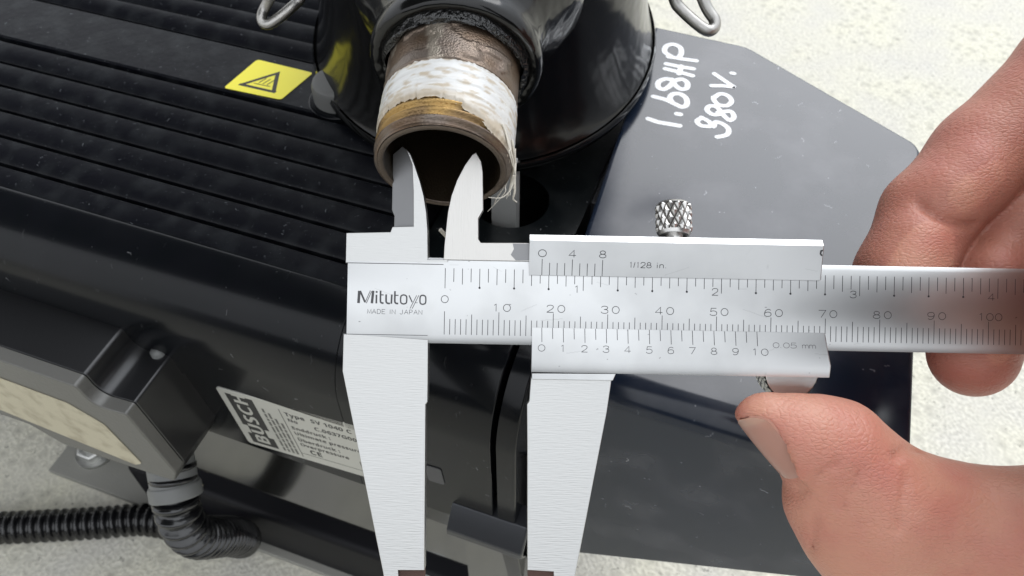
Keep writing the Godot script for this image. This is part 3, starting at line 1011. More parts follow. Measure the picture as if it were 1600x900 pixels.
func build_canister(pump: Node3D) -> void:
	var turn := Basis(Vector3.UP, deg_to_rad(20))   # back from the pump's axes to the room's
	var cen := turn * Vector3(-8, 0, -222)
	var up := Transform3D(turn * FLAT.basis, Vector3(cen.x, 0, cen.z))
	var m := MB.new()
	m.lathe(up, [[Vector2(0.2, 187.0), Vector2(0.96, 187.0)], [Vector2(0.96, 187), Vector2(1.0, 187.6), Vector2(1.005, 189.0), Vector2(0.995, 190.2)], [Vector2(0.985, 190.3), Vector2(0.972, 191.6), Vector2(0.95, 195), Vector2(0.93, 200), Vector2(0.914, 206), Vector2(0.904, 215), Vector2(0.90, 235), Vector2(0.895, 275)],
		[Vector2(0.895, 275), Vector2(0.95, 277), Vector2(0.96, 282), Vector2(0.94, 286)], [Vector2(0.94, 286), Vector2(0.6, 300), Vector2(0.05, 304)]], 96, 50, 64)
	var can := piece("inlet_canister", m, M.canister_gloss, pump, "glossy black inlet filter canister")
	# the inlet: its mouth faces the viewer, four degrees off
	var mouth := turn * Vector3(-12.7, 227.8, -115.6)
	var fwd := turn * Vector3(-sin(deg_to_rad(4)), 0, cos(deg_to_rad(4)))
	var side := fwd.cross(Vector3.UP).normalized() * -1.0
	fwd = fwd.rotated(side, deg_to_rad(10.5))     # its mouth dips a little
	var px := Transform3D(Basis(side, fwd.cross(side), fwd).scaled(Vector3.ONE * 0.978), mouth)
	var n := MB.new()
	n.lathe(px, [[Vector2(13.4, -27.5), Vector2(14.8, -25.2)], [Vector2(14.8, -25.2), Vector2(16.0, -24.6), Vector2(17.0, -25.4), Vector2(17.4, -27.2), Vector2(17.0, -29.2), Vector2(16.9, -32), Vector2(18.4, -36.5), Vector2(22, -41), Vector2(25.0, -47), Vector2(26.5, -56), Vector2(28, -75)]], 72)
	piece("inlet_neck", n, M.neck_black, can)
	var ring := MB.new()
	var rows := []
	rng.seed = 5
	for i in 7:
		var row := PackedVector3Array()
		for j in 72:
			var a := TAU * j / 72
			var wob := 0.35 * sin(a * 7 + i) + rng.randf_range(-0.25, 0.25)
			var t := float(i) / 6
			row.append(px * Vector3(cos(a) * (14.9 - 1.4 * t + wob * t), sin(a) * (14.9 - 1.4 * t + wob * t), -25.6 + 2.2 * sin(t * PI / 2) + wob * 0.5))
		rows.append(row)
	ring.grid(rows, true, false)
	piece("paint_run", ring, M.thick_paint, can)
	build_nipple(can, px)
	# wire bails of the canister's clips
	var left := MB.new()
	left.tube(spline(PackedVector3Array([Vector3(-104, 238, -153), Vector3(-116.8, 221, -152.5), Vector3(-118.4, 217, -149.6), Vector3(-116.4, 216, -149.2), Vector3(-112.6, 218.4, -153.6), Vector3(-110.0, 221.5, -157.5), Vector3(-100, 238, -163)]), 8), func(_t): return 1.25, 14)
	piece("wire_clip", left, M.wire_steel, can)
	var right := MB.new()
	right.tube(spline(PackedVector3Array([Vector3(-30, 226, -190), Vector3(-26.6, 220, -187), Vector3(-24.2, 217.9, -186), Vector3(-18.0, 215.2, -184.2), Vector3(-16.0, 215.0, -185.2), Vector3(-16.2, 216.2, -187.2), Vector3(-19.4, 218.6, -189.4), Vector3(-26, 226, -195)]), 8), func(_t): return 1.45, 14)
	piece("wire_clip", right, M.wire_steel, can)

func build_nipple(can: Node3D, px: Transform3D) -> void:
	# pipe nipple: threads at the mouth, a bare brown shank behind, paint flaking off it
	var f := FastNoiseLite.new()
	f.seed = 8
	f.frequency = 0.07
	f.fractal_octaves = 3
	var rows := []
	var cols := []
	var n := 120
	for i in 120:
		var s := -28.0 * (1.0 - i / 119.0)
		var row := PackedVector3Array()
		var col := PackedColorArray()
		for j in n:
			var a := TAU * j / n
			var r := 12.75
			var q := Vector3(cos(a) * 12, sin(a) * 12, s * 1.2)
			var k := f.get_noise_3dv(q)
			if s > -15.0:
				r = 12.45 + 0.42 * sin((s + a / TAU * 1.8) / 1.8 * TAU) + 0.12 * k
			else:
				r = 12.9 + 0.15 * k + 0.3 * smoothstep(0.10, 0.16, k)
			r -= 0.5 * clampf((s + 1.0), 0, 1)
			row.append(px * Vector3(cos(a) * r, sin(a) * r, s))
			var brown := Color(0.155, 0.105, 0.070)
			var brass := Color(0.42, 0.27, 0.10)
			var grey := Color(0.20, 0.165, 0.14)
			var cc := brown.lerp(grey, clampf(k * 1.5 + 0.4, 0, 1))
			if s > -11.0:
				cc = brass.lerp(brown, clampf(0.35 - k * 2.2, 0, 1))
			if s > -2.2:
				cc = grey.lerp(brown, clampf(0.4 - k * 2.0, 0, 1))
			if s < -15.0 and f.get_noise_3d(q.x * 1.6 + 9, q.y * 1.6, q.z * 0.25) > 0.34:
				cc = cc.lerp(Color(0.5, 0.44, 0.36), 0.6)
			col.append(cc)
		rows.append(row)
		cols.append(col)
	var m := MB.new()
	m.grid(rows, true, false, cols)
	m.tint = Color(0.13, 0.105, 0.085)
	m.lathe(px, [[Vector2(12.0, -0.1), Vector2(11.8, 0.1), Vector2(11.1, 0.1), Vector2(10.85, -0.25)]], n)
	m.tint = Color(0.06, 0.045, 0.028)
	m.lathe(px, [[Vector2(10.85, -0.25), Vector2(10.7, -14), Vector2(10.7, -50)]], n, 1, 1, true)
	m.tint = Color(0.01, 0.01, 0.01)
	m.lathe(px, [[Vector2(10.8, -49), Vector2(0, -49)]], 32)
	var pipe := piece("pipe_nipple", m, M.pipe_metal, can, "brown threaded pipe stub with worn metal")
	# white thread tape wound round it, ragged at the edges
	var t := MB.new()
	rows = []
	cols = []
	f.frequency = 0.35
	for i in 44:
		var row := PackedVector3Array()
		var col := PackedColorArray()
		for j in 240:
			var a := TAU * j / 240
			var side := clampf(cos(a - 0.25), 0.0, 1.0)      # it runs further forward on the right
			var s1 := -6.2 + 5.2 * side * side + 0.7 * f.get_noise_2d(cos(a) * 40, sin(a) * 40) + 1.2 * clampf(-sin(a), 0, 1)
			var s0 := -15.6 + 0.5 * f.get_noise_2d(cos(a) * 30 + 90, sin(a) * 30)
			var u := i / 43.0
			var s := lerpf(s0, s1, u)
			var k := f.get_noise_3d(cos(a) * 5, sin(a) * 5, s * 3.2)
			var wrap := fposmod(s * 0.42 + a / TAU + 0.12 * k, 1.0)
			var r := 13.05 + 0.05 * k + 0.10 * wrap - 0.45 * smoothstep(0.9, 1.0, u) - 0.45 * smoothstep(0.12, 0.0, u)
			row.append(px * Vector3(cos(a) * r, sin(a) * r, s))
			var w := 0.64 + 0.08 * k + 0.05 * wrap
			var cc := Color(w * 0.985, w * 0.985, w * 0.965)
			var grime := clampf(f.get_noise_3d(cos(a) * 9 + 50, sin(a) * 9, s * 2.0) * 2.8 - 0.15, 0, 1)
			grime = clampf(grime + 0.9 * smoothstep(0.6, 1.0, u) + 0.5 * smoothstep(0.12, 0.0, u) - 0.3 * k, 0, 1)
			cc = cc.lerp(Color(0.40, 0.30, 0.17), grime * 0.7)
			col.append(cc)
		rows.append(row)
		cols.append(col)
	t.grid(rows, true, false, cols)
	var tape := piece("seal_tape", t, M.seal_tape, can, "white thread seal tape, frayed at the right")
	var fray := MB.new()
	fray.tint = Color(0.66, 0.62, 0.54)
	rng.seed = 21
	for k in 10:
		var a0 := rng.randf_range(-0.55, 0.6)
		var p := PackedVector3Array()
		for i in 5:
			var a := a0 - 0.13 * i * rng.randf_range(0.4, 1.2)
			p.append(px * Vector3(cos(a) * (13.2 + 0.15 * i), sin(a) * (13.2 + 0.15 * i), -5.0 + 1.5 * i + rng.randf_range(-0.5, 0.5)))
		fray.tube(spline(p, 5), func(q): return 0.24 * (1.0 - 0.75 * q), 6)
	fray.tube(spline(PackedVector3Array([px * Vector3(13.2, -3.6, -1.0), px * Vector3(12.6, -5.0, 0.6), px * Vector3(11.0, -6.0, 1.6), px * Vector3(8.6, -5.8, 1.8)]), 6), func(q): return 0.2 * (1.0 - 0.6 * q), 6)
	fray.tube(spline(PackedVector3Array([px * Vector3(13.3, -2.6, -1.2), px * Vector3(13.5, -5.5, 0.2), px * Vector3(13.2, -7.6, 0.6), px * Vector3(13.9, -9.0, 0.4)]), 6), func(q): return 0.3 * (1.0 - 0.7 * q), 6)
	# a loose strand hanging below the mouth
	fray.tube(spline(PackedVector3Array([px * Vector3(-1.2, -15.2, 3.5), px * Vector3(0.2, -17.4, 4.0), px * Vector3(1.2, -19.4, 4.5), px * Vector3(0.2, -21.4, 5.0), px * Vector3(0.8, -24.0, 5.5), px * Vector3(2.0, -27.0, 6.5)]), 6), func(q): return 0.42 * (1.0 - 0.3 * q), 7)
	piece("tape_strands", fray, M.seal_tape, can)

func build_conduit() -> void:
	var c := thing("corrugated_conduit", "black corrugated cable conduit looping from the terminal box onto the concrete", "cable conduit", Vector3(0, 0, 0), Vector3(0, -20, 0))
	var path := spline(PackedVector3Array([Vector3(-129.5, 117, -76.5), Vector3(-127.6, 112.5, -72.2), Vector3(-126.0, 108, -69), Vector3(-125, 103, -67), Vector3(-124.2, 97, -66.5), Vector3(-124, 90, -68), Vector3(-124.6, 80, -72.5), Vector3(-127, 66, -78.5), Vector3(-132, 46, -85), Vector3(-142, 26, -90),
		Vector3(-157, 13, -92), Vector3(-175, 8.0, -92.4), Vector3(-191, 6.9, -90.2), Vector3(-206, 6.9, -83.5), Vector3(-222, 6.9, -76.5), Vector3(-246, 6.9, -66.5), Vector3(-285, 6.9, -52)]), 40)
	# even steps along it
	var len := 0.0
	var even := PackedVector3Array([path[0]])
	var step := 0.42
	for i in path.size() - 1:
		var d := path[i].distance_to(path[i + 1])
		while len + d >= step * even.size():
			even.append(path[i].lerp(path[i + 1], (step * even.size() - len) / d))
		len += d
	var total := even.size() * step
	var m := MB.new()
	m.tube(even, func(t): return 5.75 + 0.85 * clampf(1.5 * sin(t * total / 3.5 * TAU), -1, 1), 22)
	piece("conduit_hose", m, M.conduit_black, c)

# ------------------------------------------------------------------ the caliper: x along the beam, z towards the viewer
const ROLL := 1.09

func cu(u: float, v: float) -> Vector2:    # tracing units -> millimetres from the beam's zero line
	return (Vector2(u - 695.0, 465.0 - v) / SCALE).rotated(deg_to_rad(ROLL))

func trace(list: Array) -> PackedVector2Array:
	var out := PackedVector2Array()
	for i in range(0, list.size(), 2):
		out.append(cu(list[i], list[i + 1]))
	return out

func build_caliper() -> void:
	var tilt := Basis.from_euler(Vector3(deg_to_rad(-50), 0, 0))
	var at := Vector3(0, 332, 0) + tilt * Vector3(-105.0 / SCALE, -15.0 / SCALE, -156.6)
	var cal := thing("vernier_caliper", "silver steel vernier caliper with its small upper jaws inside the pipe mouth", "caliper", at, Vector3(-50, 0, -ROLL))
	var face := Transform3D.IDENTITY
	# --- beam with bevelled long edges
	var top := cu(760, 404).y
	var bot := cu(760, 538).y
	var t1 := top - 0.95
	var b1 := bot + 1.55
	var x0 := cu(540, 465).x
	var along := Transform3D(Basis(Vector3(0, 1, 0), Vector3(0, 0, 1), Vector3(1, 0, 0)), Vector3.ZERO)
	var m := MB.new()
	m.extrude(along, pv([bot, -3.0, top, -3.0, top, -0.55, t1, 0.0, b1, 0.0, bot, -0.5]), x0 + 0.3, 150.0, 0.15, -1.0, 1)
	var beam := piece("beam", m, M.satin_chrome, cal, "main beam with metric and inch scales")
	var jl := MB.new()
	jl.stroke(face, trace([540, 410.6, 600, 411.6, 693, 413.2]), 0.13, 0.01)
	jl.stroke(face, trace([537, 522, 600, 523.0, 668, 524.2]), 0.10, 0.01)
	piece("joint_line", jl, M.engraving_grey, beam)
	# --- fixed jaws, brushed, a hair below the beam's face
	var j := MB.new()
	j.extrude(face, trace([669, 531, 668.5, 600, 668, 628, 665, 632, 664, 760, 663, 891.5, 622, 891.5, 627, 960, 612, 975, 598, 893, 535, 580, 536.5, 521]), -2.9, -0.04, 0.12, -1.0, 1)
	piece("fixed_outer_jaw", j, M.ground_steel, cal)
	var k := MB.new()
	k.extrude(face, trace([541, 364, 610, 362.5, 613, 354.5, 646, 353.5, 646, 300, 644, 257, 634, 232, 641, 240, 648.5, 260, 656, 283, 662, 306, 666, 332, 668, 360, 668.5, 405.5, 700, 405.5, 700, 412, 540, 410.5]), -2.9, -0.05, 0.1, -1.0, 1)
	piece("fixed_inner_jaw", k, M.ground_steel, cal)
	var kb := MB.new()
	kb.extrude(face, trace([644, 257, 646, 300, 646, 353.5, 613, 354.5, 613.5, 336, 609.5, 326, 611, 238, 627, 226, 634, 232]), -2.9, -0.05, 0.1, -1.0, 1)
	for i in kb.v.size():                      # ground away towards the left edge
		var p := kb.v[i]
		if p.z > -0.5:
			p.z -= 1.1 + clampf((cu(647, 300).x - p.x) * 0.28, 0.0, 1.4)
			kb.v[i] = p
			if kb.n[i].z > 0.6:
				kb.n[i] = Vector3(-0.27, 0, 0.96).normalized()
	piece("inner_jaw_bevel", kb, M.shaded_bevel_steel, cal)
	var tipa := MB.new()
	tipa.extrude(face, trace([622, 891, 663, 891, 662, 985, 640, 990, 627, 975]), -2.4, -1.0, 0.1, -1.0, 1)
	piece("fixed_jaw_tip", tipa, M.rust_stain, cal)
	# --- slider: inner jaw, outer jaw, two vernier plates
	var s := MB.new()
	s.extrude(face, trace([744, 238, 752, 252, 754.5, 268, 755, 328, 747.5, 341, 747.5, 374, 751, 379, 830, 379.5, 830, 408.5, 693, 406, 694, 385, 696.5, 360, 699.5, 332, 705, 306, 714, 281, 726, 258, 738, 241]), -2.6, -0.12, 0.12, -1.0, 1)
	piece("movable_inner_jaw", s, M.ground_steel_upright, cal)
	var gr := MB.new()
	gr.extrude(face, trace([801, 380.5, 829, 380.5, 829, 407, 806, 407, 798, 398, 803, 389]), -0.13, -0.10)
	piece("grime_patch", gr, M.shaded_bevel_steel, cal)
	var oj := MB.new()
	oj.extrude(face, trace([830, 590, 956, 592, 955, 601, 948.5, 645, 898, 905, 884, 985, 868, 985, 865, 894.5, 824, 892, 824, 700, 823.5, 632, 827, 627, 829, 600]), -2.7, -0.3, 0.12, -1.0, 1)
	piece("movable_outer_jaw", oj, M.ground_steel, cal)
	var tipb := MB.new()
	tipb.extrude(face, trace([824, 891.5, 866, 893.5, 868, 985, 850, 990, 828, 975]), -2.4, -1.1, 0.1, -1.0, 1)
	piece("movable_jaw_tip", tipb, M.rust_stain, cal)
	# upper vernier plate: its face leans down to a thin edge on the beam, the top edge is bevelled
	var xl := cu(827, 400).x
	var xr := cu(1283, 405).x
	var uy0 := cu(1000, 433).y
	var uy1 := cu(1000, 379.4).y
	var uy2 := cu(1000, 370.2).y
	var u := MB.new()
	u.extrude(along, pv([uy0, 0.03, uy0, 0.16, uy1, 1.55, uy2, 0.75, uy2, -4.6, top + 0.05, -4.6, top + 0.05, 0.03]), xl, xr, 0.18, -1.0, 2, false)
	var up := piece("upper_vernier_plate", u, M.satin_chrome, cal, "inch vernier plate with greyer leaning face")
	# lower vernier plate
	var ly0 := cu(1000, 514.8).y
	var ly1 := cu(1000, 565.5).y
	var ly2 := cu(1000, 584).y
	var lxl := cu(831, 540).x
	var lxr := cu(1283.5, 521).x
	var l := MB.new()
	l.extrude(along, pv([ly0, 0.03, ly0, 0.12, ly1, 1.15, ly2, 0.55, ly2, -4.4, bot - 0.05, -4.4, bot - 0.05, 0.03]), lxl, cu(1289, 540).x, 0.18, -1.0, 2, false)
	for i in l.v.size():                        # its right end slopes outwards below
		var p := l.v[i]
		if p.x > 60.0:
			p.x += clampf((cu(1285, 525).y - p.y) * 0.17, -0.7, 0.8)
			l.v[i] = p
	var lp := piece("lower_vernier_plate", l, M.satin_chrome, cal, "metric vernier plate along the lower edge")
	var ll := MB.new()      # deeper left end of the slider, above its outer jaw
	ll.extrude(face, rounded(trace([831, 583, 962, 583.6, 957, 594.5, 831, 592.5]), [0.0, 0.0, 0.3, 0.2]), -4.4, 0.52, 0.12, -1.0, 2)
	piece("slider_foot", ll, M.satin_chrome, cal)
	var dark := MB.new()
	dark.extrude(face, trace([826, 590, 950, 592, 949, 600, 826, 600]), -0.25, -0.2)
	# --- lock screw: a knurled barrel behind the upper plate
	var cen := cu(1057, 368)
	var sb := Basis.from_euler(Vector3(deg_to_rad(-90 - 14), 0, deg_to_rad(-1.5)))
	var sx := Transform3D(sb, Vector3(cen.x, cen.y, -2.2))
	var kn := MB.new()
	kn.tint = Color(0.62, 0.61, 0.59)
	var rows := []
	var grime := []
	for i in 45:
		var z := 0.7 + 5.2 * i / 44.0
		var row := PackedVector3Array()
		var tone := PackedColorArray()
		for q in 208:
			var a := TAU * q / 208
			var w1 := absf(fposmod(a / TAU * 26 + z * 0.72, 2.0) - 1.0)
			var w2 := absf(fposmod(a / TAU * 26 - z * 0.72, 2.0) - 1.0)
			var hgt := minf(1.0, 1.25 * minf(w1, w2))
			var r := 2.95 + 0.48 * hgt
			row.append(sx * Vector3(cos(a) * r, sin(a) * r, z))
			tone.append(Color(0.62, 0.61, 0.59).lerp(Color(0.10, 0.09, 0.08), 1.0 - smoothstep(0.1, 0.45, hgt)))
		rows.append(row)
		grime.append(tone)
	kn.grid(rows, true, false, grime, true)
	kn.lathe(sx, [[Vector2(3.2, 5.9), Vector2(2.9, 6.3), Vector2(0, 6.4)], [Vector2(3.1, 0.75), Vector2(2.95, 0.2), Vector2(2.8, 0.0)], [Vector2(2.8, 0.0), Vector2(0, 0.02)], [Vector2(1.6, 0.1), Vector2(1.6, -4)]], 40)
	piece("lock_screw", kn, M.knurled_steel, cal, "small knurled lock screw")
	# --- thumb rest: half a disc, knurled on its rim
	var tc := cu(1240, 580)
	var tx := Transform3D(Basis.from_euler(Vector3(deg_to_rad(4), deg_to_rad(10), 0)), Vector3(tc.x, tc.y, -0.9))
	var tr := MB.new()
	rows = []
	for i in 13:
		var z := -4.0 + 3.9 * i / 12.0
		var row := PackedVector3Array()
		for q in 73:
			var a := PI + PI * q / 72
			var w1 := absf(fposmod(a / TAU * 60 + z * 1.4, 2.0) - 1.0)
			var w2 := absf(fposmod(a / TAU * 60 - z * 1.4, 2.0) - 1.0)
			var r := 5.35 + 0.22 * minf(1.0, 1.6 * minf(w1, w2))
			row.append(tx * Vector3(cos(a) * r, sin(a) * r, z))
		rows.append(row)
	tr.grid(rows, false, false, null, true)
	var disc := PackedVector2Array()
	for q in 49:
		disc.append(Vector2.from_angle(PI + PI * q / 48) * 5.3)
	tr.extrude(tx, disc, -4.0, 0.15, 0.15, -1.0, 2)
	piece("thumb_rest", tr, M.ground_steel, cal, "half round thumb rest with knurled rim")
	build_scales(cal, beam, up, lp, top, bot, t1, b1, [uy0, uy1, ly0, ly1])

func build_scales(cal: Node3D, beam: Node3D, up: Node3D, lp: Node3D, _top: float, _bot: float, t1: float, b1: float, y: Array) -> void:
	var face := Transform3D.IDENTITY
	var m := MB.new()
	var w := 0.115
	# millimetres, rising from the lower edge
	var base := b1 + 0.12
	for i in 131:
		var h := 2.85
		if i % 10 == 0:
			h = 4.25
		elif i % 5 == 0:
			h = 3.75
		m.stroke(face, pv([i, base, i, base + h]), w, 0.010 + 0.001 * (i % 2))
	# sixteenths of an inch, hanging from the upper edge
	var high := t1 - 0.95
	var pitch := 25.4 / 16.0
	for i in 80:
		var h := 2.5
		if i % 16 == 0:
			h = 3.7
		elif i % 4 == 0:
			h = 3.45
		elif i % 2 == 0:
			h = 2.95
		m.stroke(face, pv([i * pitch, high, i * pitch, high - h]), w, 0.010 + 0.001 * (i % 2))
		if i % 4 == 0 and i % 16 != 0:
			m.stroke(face, oval(i * pitch, high - h - 0.05, 0.10, 0.10), 0.2, 0.014)
	piece("graduation_marks", m, M.engraving, beam)
	var cap := 1.32
	for i in 13:
		var d := MB.new()
		if i == 0:
			engrave(d, face, "0", Vector2(-0.65, -0.95), 1.3, cap, 0.7, w)
		elif i < 10:
			engrave(d, face, str(i * 10), Vector2(10 * i - 1.25, b1 + 4.55), 1.3, cap, 0.75, w)
		else:
			engrave(d, face, str(i * 10), Vector2(10 * i - 2.0, b1 + 4.55), 1.25, cap, 0.35, w)
		piece("numeral", d, M.engraving, beam)
	for i in range(1, 5):
		var d := MB.new()
		engrave(d, face, str(i), Vector2(25.4 * i - 1.75, high - 4.05), 1.15, 1.25, 0.5, w)
		piece("numeral", d, M.engraving, beam)
	# maker's lettering
	var lg := MB.new()
	var o := cu(558, 473.5)
	var e := 0.0113                # one tracing unit of the logo
	var p := func(list: Array) -> PackedVector2Array:
		var out := PackedVector2Array()
		for i in range(0, list.size(), 2):
			out.append(o + Vector2(list[i], list[i + 1]) * e)
		return out
	var th := 0.32
	lg.stroke(face, p.call([22, 0, 32, 200]), 0.50, 0.010)
	lg.stroke(face, p.call([45, 200, 128, 18]), 0.34, 0.011)
	lg.stroke(face, p.call([128, 8, 212, 208]), 0.13, 0.012)
	lg.stroke(face, p.call([150, 0, 232, 195]), 0.13, 0.013)
	lg.stroke(face, p.call([240, 0, 258, 205]), 0.46, 0.014)
	lg.stroke(face, p.call([312, 0, 312, 142]), th, 0.010)
	lg.stroke(face, p.call([314, 172, 314, 202]), 0.34, 0.010)
	lg.stroke(face, spline2(p.call([378, 208, 378, 60, 384, 22, 405, 8, 430, 8])), th, 0.010)
	lg.stroke(face, p.call([390, 140, 430, 140]), 0.2, 0.016)
	lg.stroke(face, spline2(p.call([470, 150, 470, 50, 480, 16, 505, 4, 535, 4])), th, 0.010)
	lg.stroke(face, p.call([562, 150, 556, 0]), th, 0.016)
	lg.stroke(face, spline2(p.call([612, 205, 612, 60, 618, 22, 640, 6, 668, 5])), th, 0.010)
	lg.stroke(face, p.call([626, 138, 670, 138]), 0.2, 0.016)
	lg.stroke(face, spline2(p.call([705, 72, 712, 20, 740, 2, 770, 2, 800, 20, 806, 72, 800, 124, 770, 144, 740, 144, 712, 124, 705, 72])), 0.26, 0.010)
	lg.stroke(face, p.call([842, 142, 895, 30]), 0.22, 0.010)
	lg.stroke(face, p.call([862, -72, 966, 142]), 0.12, 0.012)
	lg.stroke(face, p.call([896, -74, 1002, 146]), 0.12, 0.013)
	lg.stroke(face, spline2(p.call([1020, 72, 1026, 20, 1050, 2, 1080, 2, 1110, 20, 1116, 72, 1110, 124, 1080, 144, 1050, 144, 1026, 124, 1020, 72])), 0.26, 0.010)
	piece("maker_logo", lg, M.engraving_grey, beam)
	var mj := MB.new()
	var q := cu(574, 489.8)
	engrave(mj, face, "MADE IN JAPAN", q, 0.72, 0.80, 0.15, 0.085)
	piece("origin_lettering", mj, M.engraving_grey, beam)
	# verniers, on their leaning faces
	var ua: float = atan2(1.55 - 0.16, y[1] - y[0])
	var uf := Transform3D(Basis(Vector3(1, 0, 0), Vector3(0, cos(ua), sin(ua)), Vector3(0, -sin(ua), cos(ua))), Vector3(cu(846.5, 430).x, y[0], 0.16))
	var uv := MB.new()
	for i in 9:
		uv.stroke(uf, pv([i * 1.383, 0.04, i * 1.383, 3.05 if i % 4 == 0 else 2.35]), 0.12, 0.010)
	for i in 3:
		engrave(uv, uf, str(i * 4), Vector2(i * 5.53 - 0.72 if i == 0 else i * 5.53 - 0.65, 3.45), 1.45 if i == 0 else 1.25, 1.3, 0.3, 0.13)
	piece("vernier_marks", uv, M.engraving, up)
	var nk := MB.new()
	nk.stroke(uf, pv([51.0, 4.6, 50.7, 5.0, 50.75, 5.5, 51.1, 5.6]), 0.3, 0.012)
	piece("edge_nick", nk, M.engraving, up)
	var ut := MB.new()
	engrave(ut, uf, "1/128 in.", Vector2(16.0, 1.75), 0.88, 1.0, 0.22, 0.12)
	piece("unit_lettering", ut, M.engraving, up)
	var la: float = atan2(1.15 - 0.12, y[2] - y[3])
	var lf := Transform3D(Basis(Vector3(1, 0, 0), Vector3(0, cos(la), -sin(la)), Vector3(0, sin(la), cos(la))), Vector3(cu(846.5, 514).x, y[2], 0.12))
	var lv := MB.new()
	for i in 21:
		var x := i * 1.975
		lv.stroke(lf, pv([x, -0.04, x + 0.05, -2.65 if i % 2 == 0 else -2.05]), 0.11, 0.010)
	for i in 11:
		engrave(lv, lf, str(i), Vector2(i * 3.95 - (0.62 if i < 10 else 1.1), -4.35), 1.25 if i == 0 or i == 10 else 1.12, 1.2, 0.3 if i < 10 else 0.55, 0.1)
	piece("vernier_marks", lv, M.engraving, lp)
	var lt := MB.new()
	engrave(lt, lf, "0.05 mm", Vector2(42.4, -2.9), 1.1, 0.95, 0.2, 0.085)
	piece("unit_lettering", lt, M.engraving_grey, lp)

# ------------------------------------------------------------------ the hand
var gx := PackedFloat32Array()
var gy := PackedFloat32Array()
var gz := PackedFloat32Array()

func axis_steps(a: float, b: float, fine0: float, fine1: float, fine: float, coarse: float) -> PackedFloat32Array:
	var out := PackedFloat32Array()
	var x := a
	while x < b:
		out.append(x)
		x += fine if x >= fine0 and x < fine1 else coarse
	return out

# joints: position seen from the lens (tracing units and height above the beam's face), radius in millimetres
func joint(u: float, v: float, z: float) -> Vector3:
	var k := (156.6 - z) / 1331.42
	return Vector3((u - 800.0) * k, (450.0 - v) * k, z)

func blend_bones(field: PackedFloat32Array, bones: Array) -> void:
	var nx := gx.size()
	var ny := gy.size()
	for b in bones:
		var a: Vector3 = b[0]
		var e: Vector3 = b[2]
		var ra: float = b[1]
		var re: float = b[3]
		var k: float = b[4]
		var pad := maxf(ra, re) + k + 3.0
		var lo := a.min(e) - Vector3.ONE * pad
		var hi := a.max(e) + Vector3.ONE * pad
		var i0 := gx.bsearch(lo.x)
		var i1 := mini(gx.bsearch(hi.x), nx)
		var j0 := gy.bsearch(lo.y)
		var j1 := mini(gy.bsearch(hi.y), ny)
		var k0 := gz.bsearch(lo.z)
		var k1 := mini(gz.bsearch(hi.z), gz.size())
		var d := e - a
		var dd := maxf(d.length_squared(), 1e-6)
		for kz in range(k0, k1):
			for jy in range(j0, j1):
				var row := (kz * ny + jy) * nx
				for ix in range(i0, i1):
					var p := Vector3(gx[ix], gy[jy], gz[kz]) - a
					var t := clampf(p.dot(d) / dd, 0.0, 1.0)
					var q := p.distance_to(d * t) - lerpf(ra, re, t)
					var old := field[row + ix]
					var h := maxf(k - absf(old - q), 0.0) / k
					field[row + ix] = minf(old, q) - h * h * k * 0.25

func carve(field: PackedFloat32Array, path: PackedVector3Array, r: float, k: float) -> void:
	var nx := gx.size()
	var ny := gy.size()
	for s in path.size() - 1:
		var a := path[s]
		var e := path[s + 1]
		var pad := r + k + 1.0
		var lo := a.min(e) - Vector3.ONE * pad
		var hi := a.max(e) + Vector3.ONE * pad
		var d := e - a
		var dd := maxf(d.length_squared(), 1e-6)
		for kz in range(gz.bsearch(lo.z), mini(gz.bsearch(hi.z), gz.size())):
			for jy in range(gy.bsearch(lo.y), mini(gy.bsearch(hi.y), ny)):
				var row := (kz * ny + jy) * nx
				for ix in range(gx.bsearch(lo.x), mini(gx.bsearch(hi.x), nx)):
					var p := Vector3(gx[ix], gy[jy], gz[kz]) - a
					var t := clampf(p.dot(d) / dd, 0.0, 1.0)
					var q := r - p.distance_to(d * t)
					var old := field[row + ix]
					var h := maxf(k - absf(old - q), 0.0) / k
					field[row + ix] = maxf(old, q) + h * h * k * 0.25

func sample(field: PackedFloat32Array, p: Vector3) -> float:
	var nx := gx.size()
	var ny := gy.size()
	var i := clampi(gx.bsearch(p.x) - 1, 0, nx - 2)
	var j := clampi(gy.bsearch(p.y) - 1, 0, ny - 2)
	var k := clampi(gz.bsearch(p.z) - 1, 0, gz.size() - 2)
	var fx := clampf((p.x - gx[i]) / (gx[i + 1] - gx[i]), 0, 1)
	var fy := clampf((p.y - gy[j]) / (gy[j + 1] - gy[j]), 0, 1)
	var fz := clampf((p.z - gz[k]) / (gz[k + 1] - gz[k]), 0, 1)
	var o := (k * ny + j) * nx + i
	var up := o + nx * ny
	return lerpf(lerpf(lerpf(field[o], field[o + 1], fx), lerpf(field[o + nx], field[o + nx + 1], fx), fy),
		lerpf(lerpf(field[up], field[up + 1], fx), lerpf(field[up + nx], field[up + nx + 1], fx), fy), fz)

func slope(field: PackedFloat32Array, p: Vector3, h := 0.8) -> Vector3:
	return Vector3(sample(field, p + Vector3(h, 0, 0)) - sample(field, p - Vector3(h, 0, 0)), sample(field, p + Vector3(0, h, 0)) - sample(field, p - Vector3(0, h, 0)), sample(field, p + Vector3(0, 0, h)) - sample(field, p - Vector3(0, 0, h))).normalized()

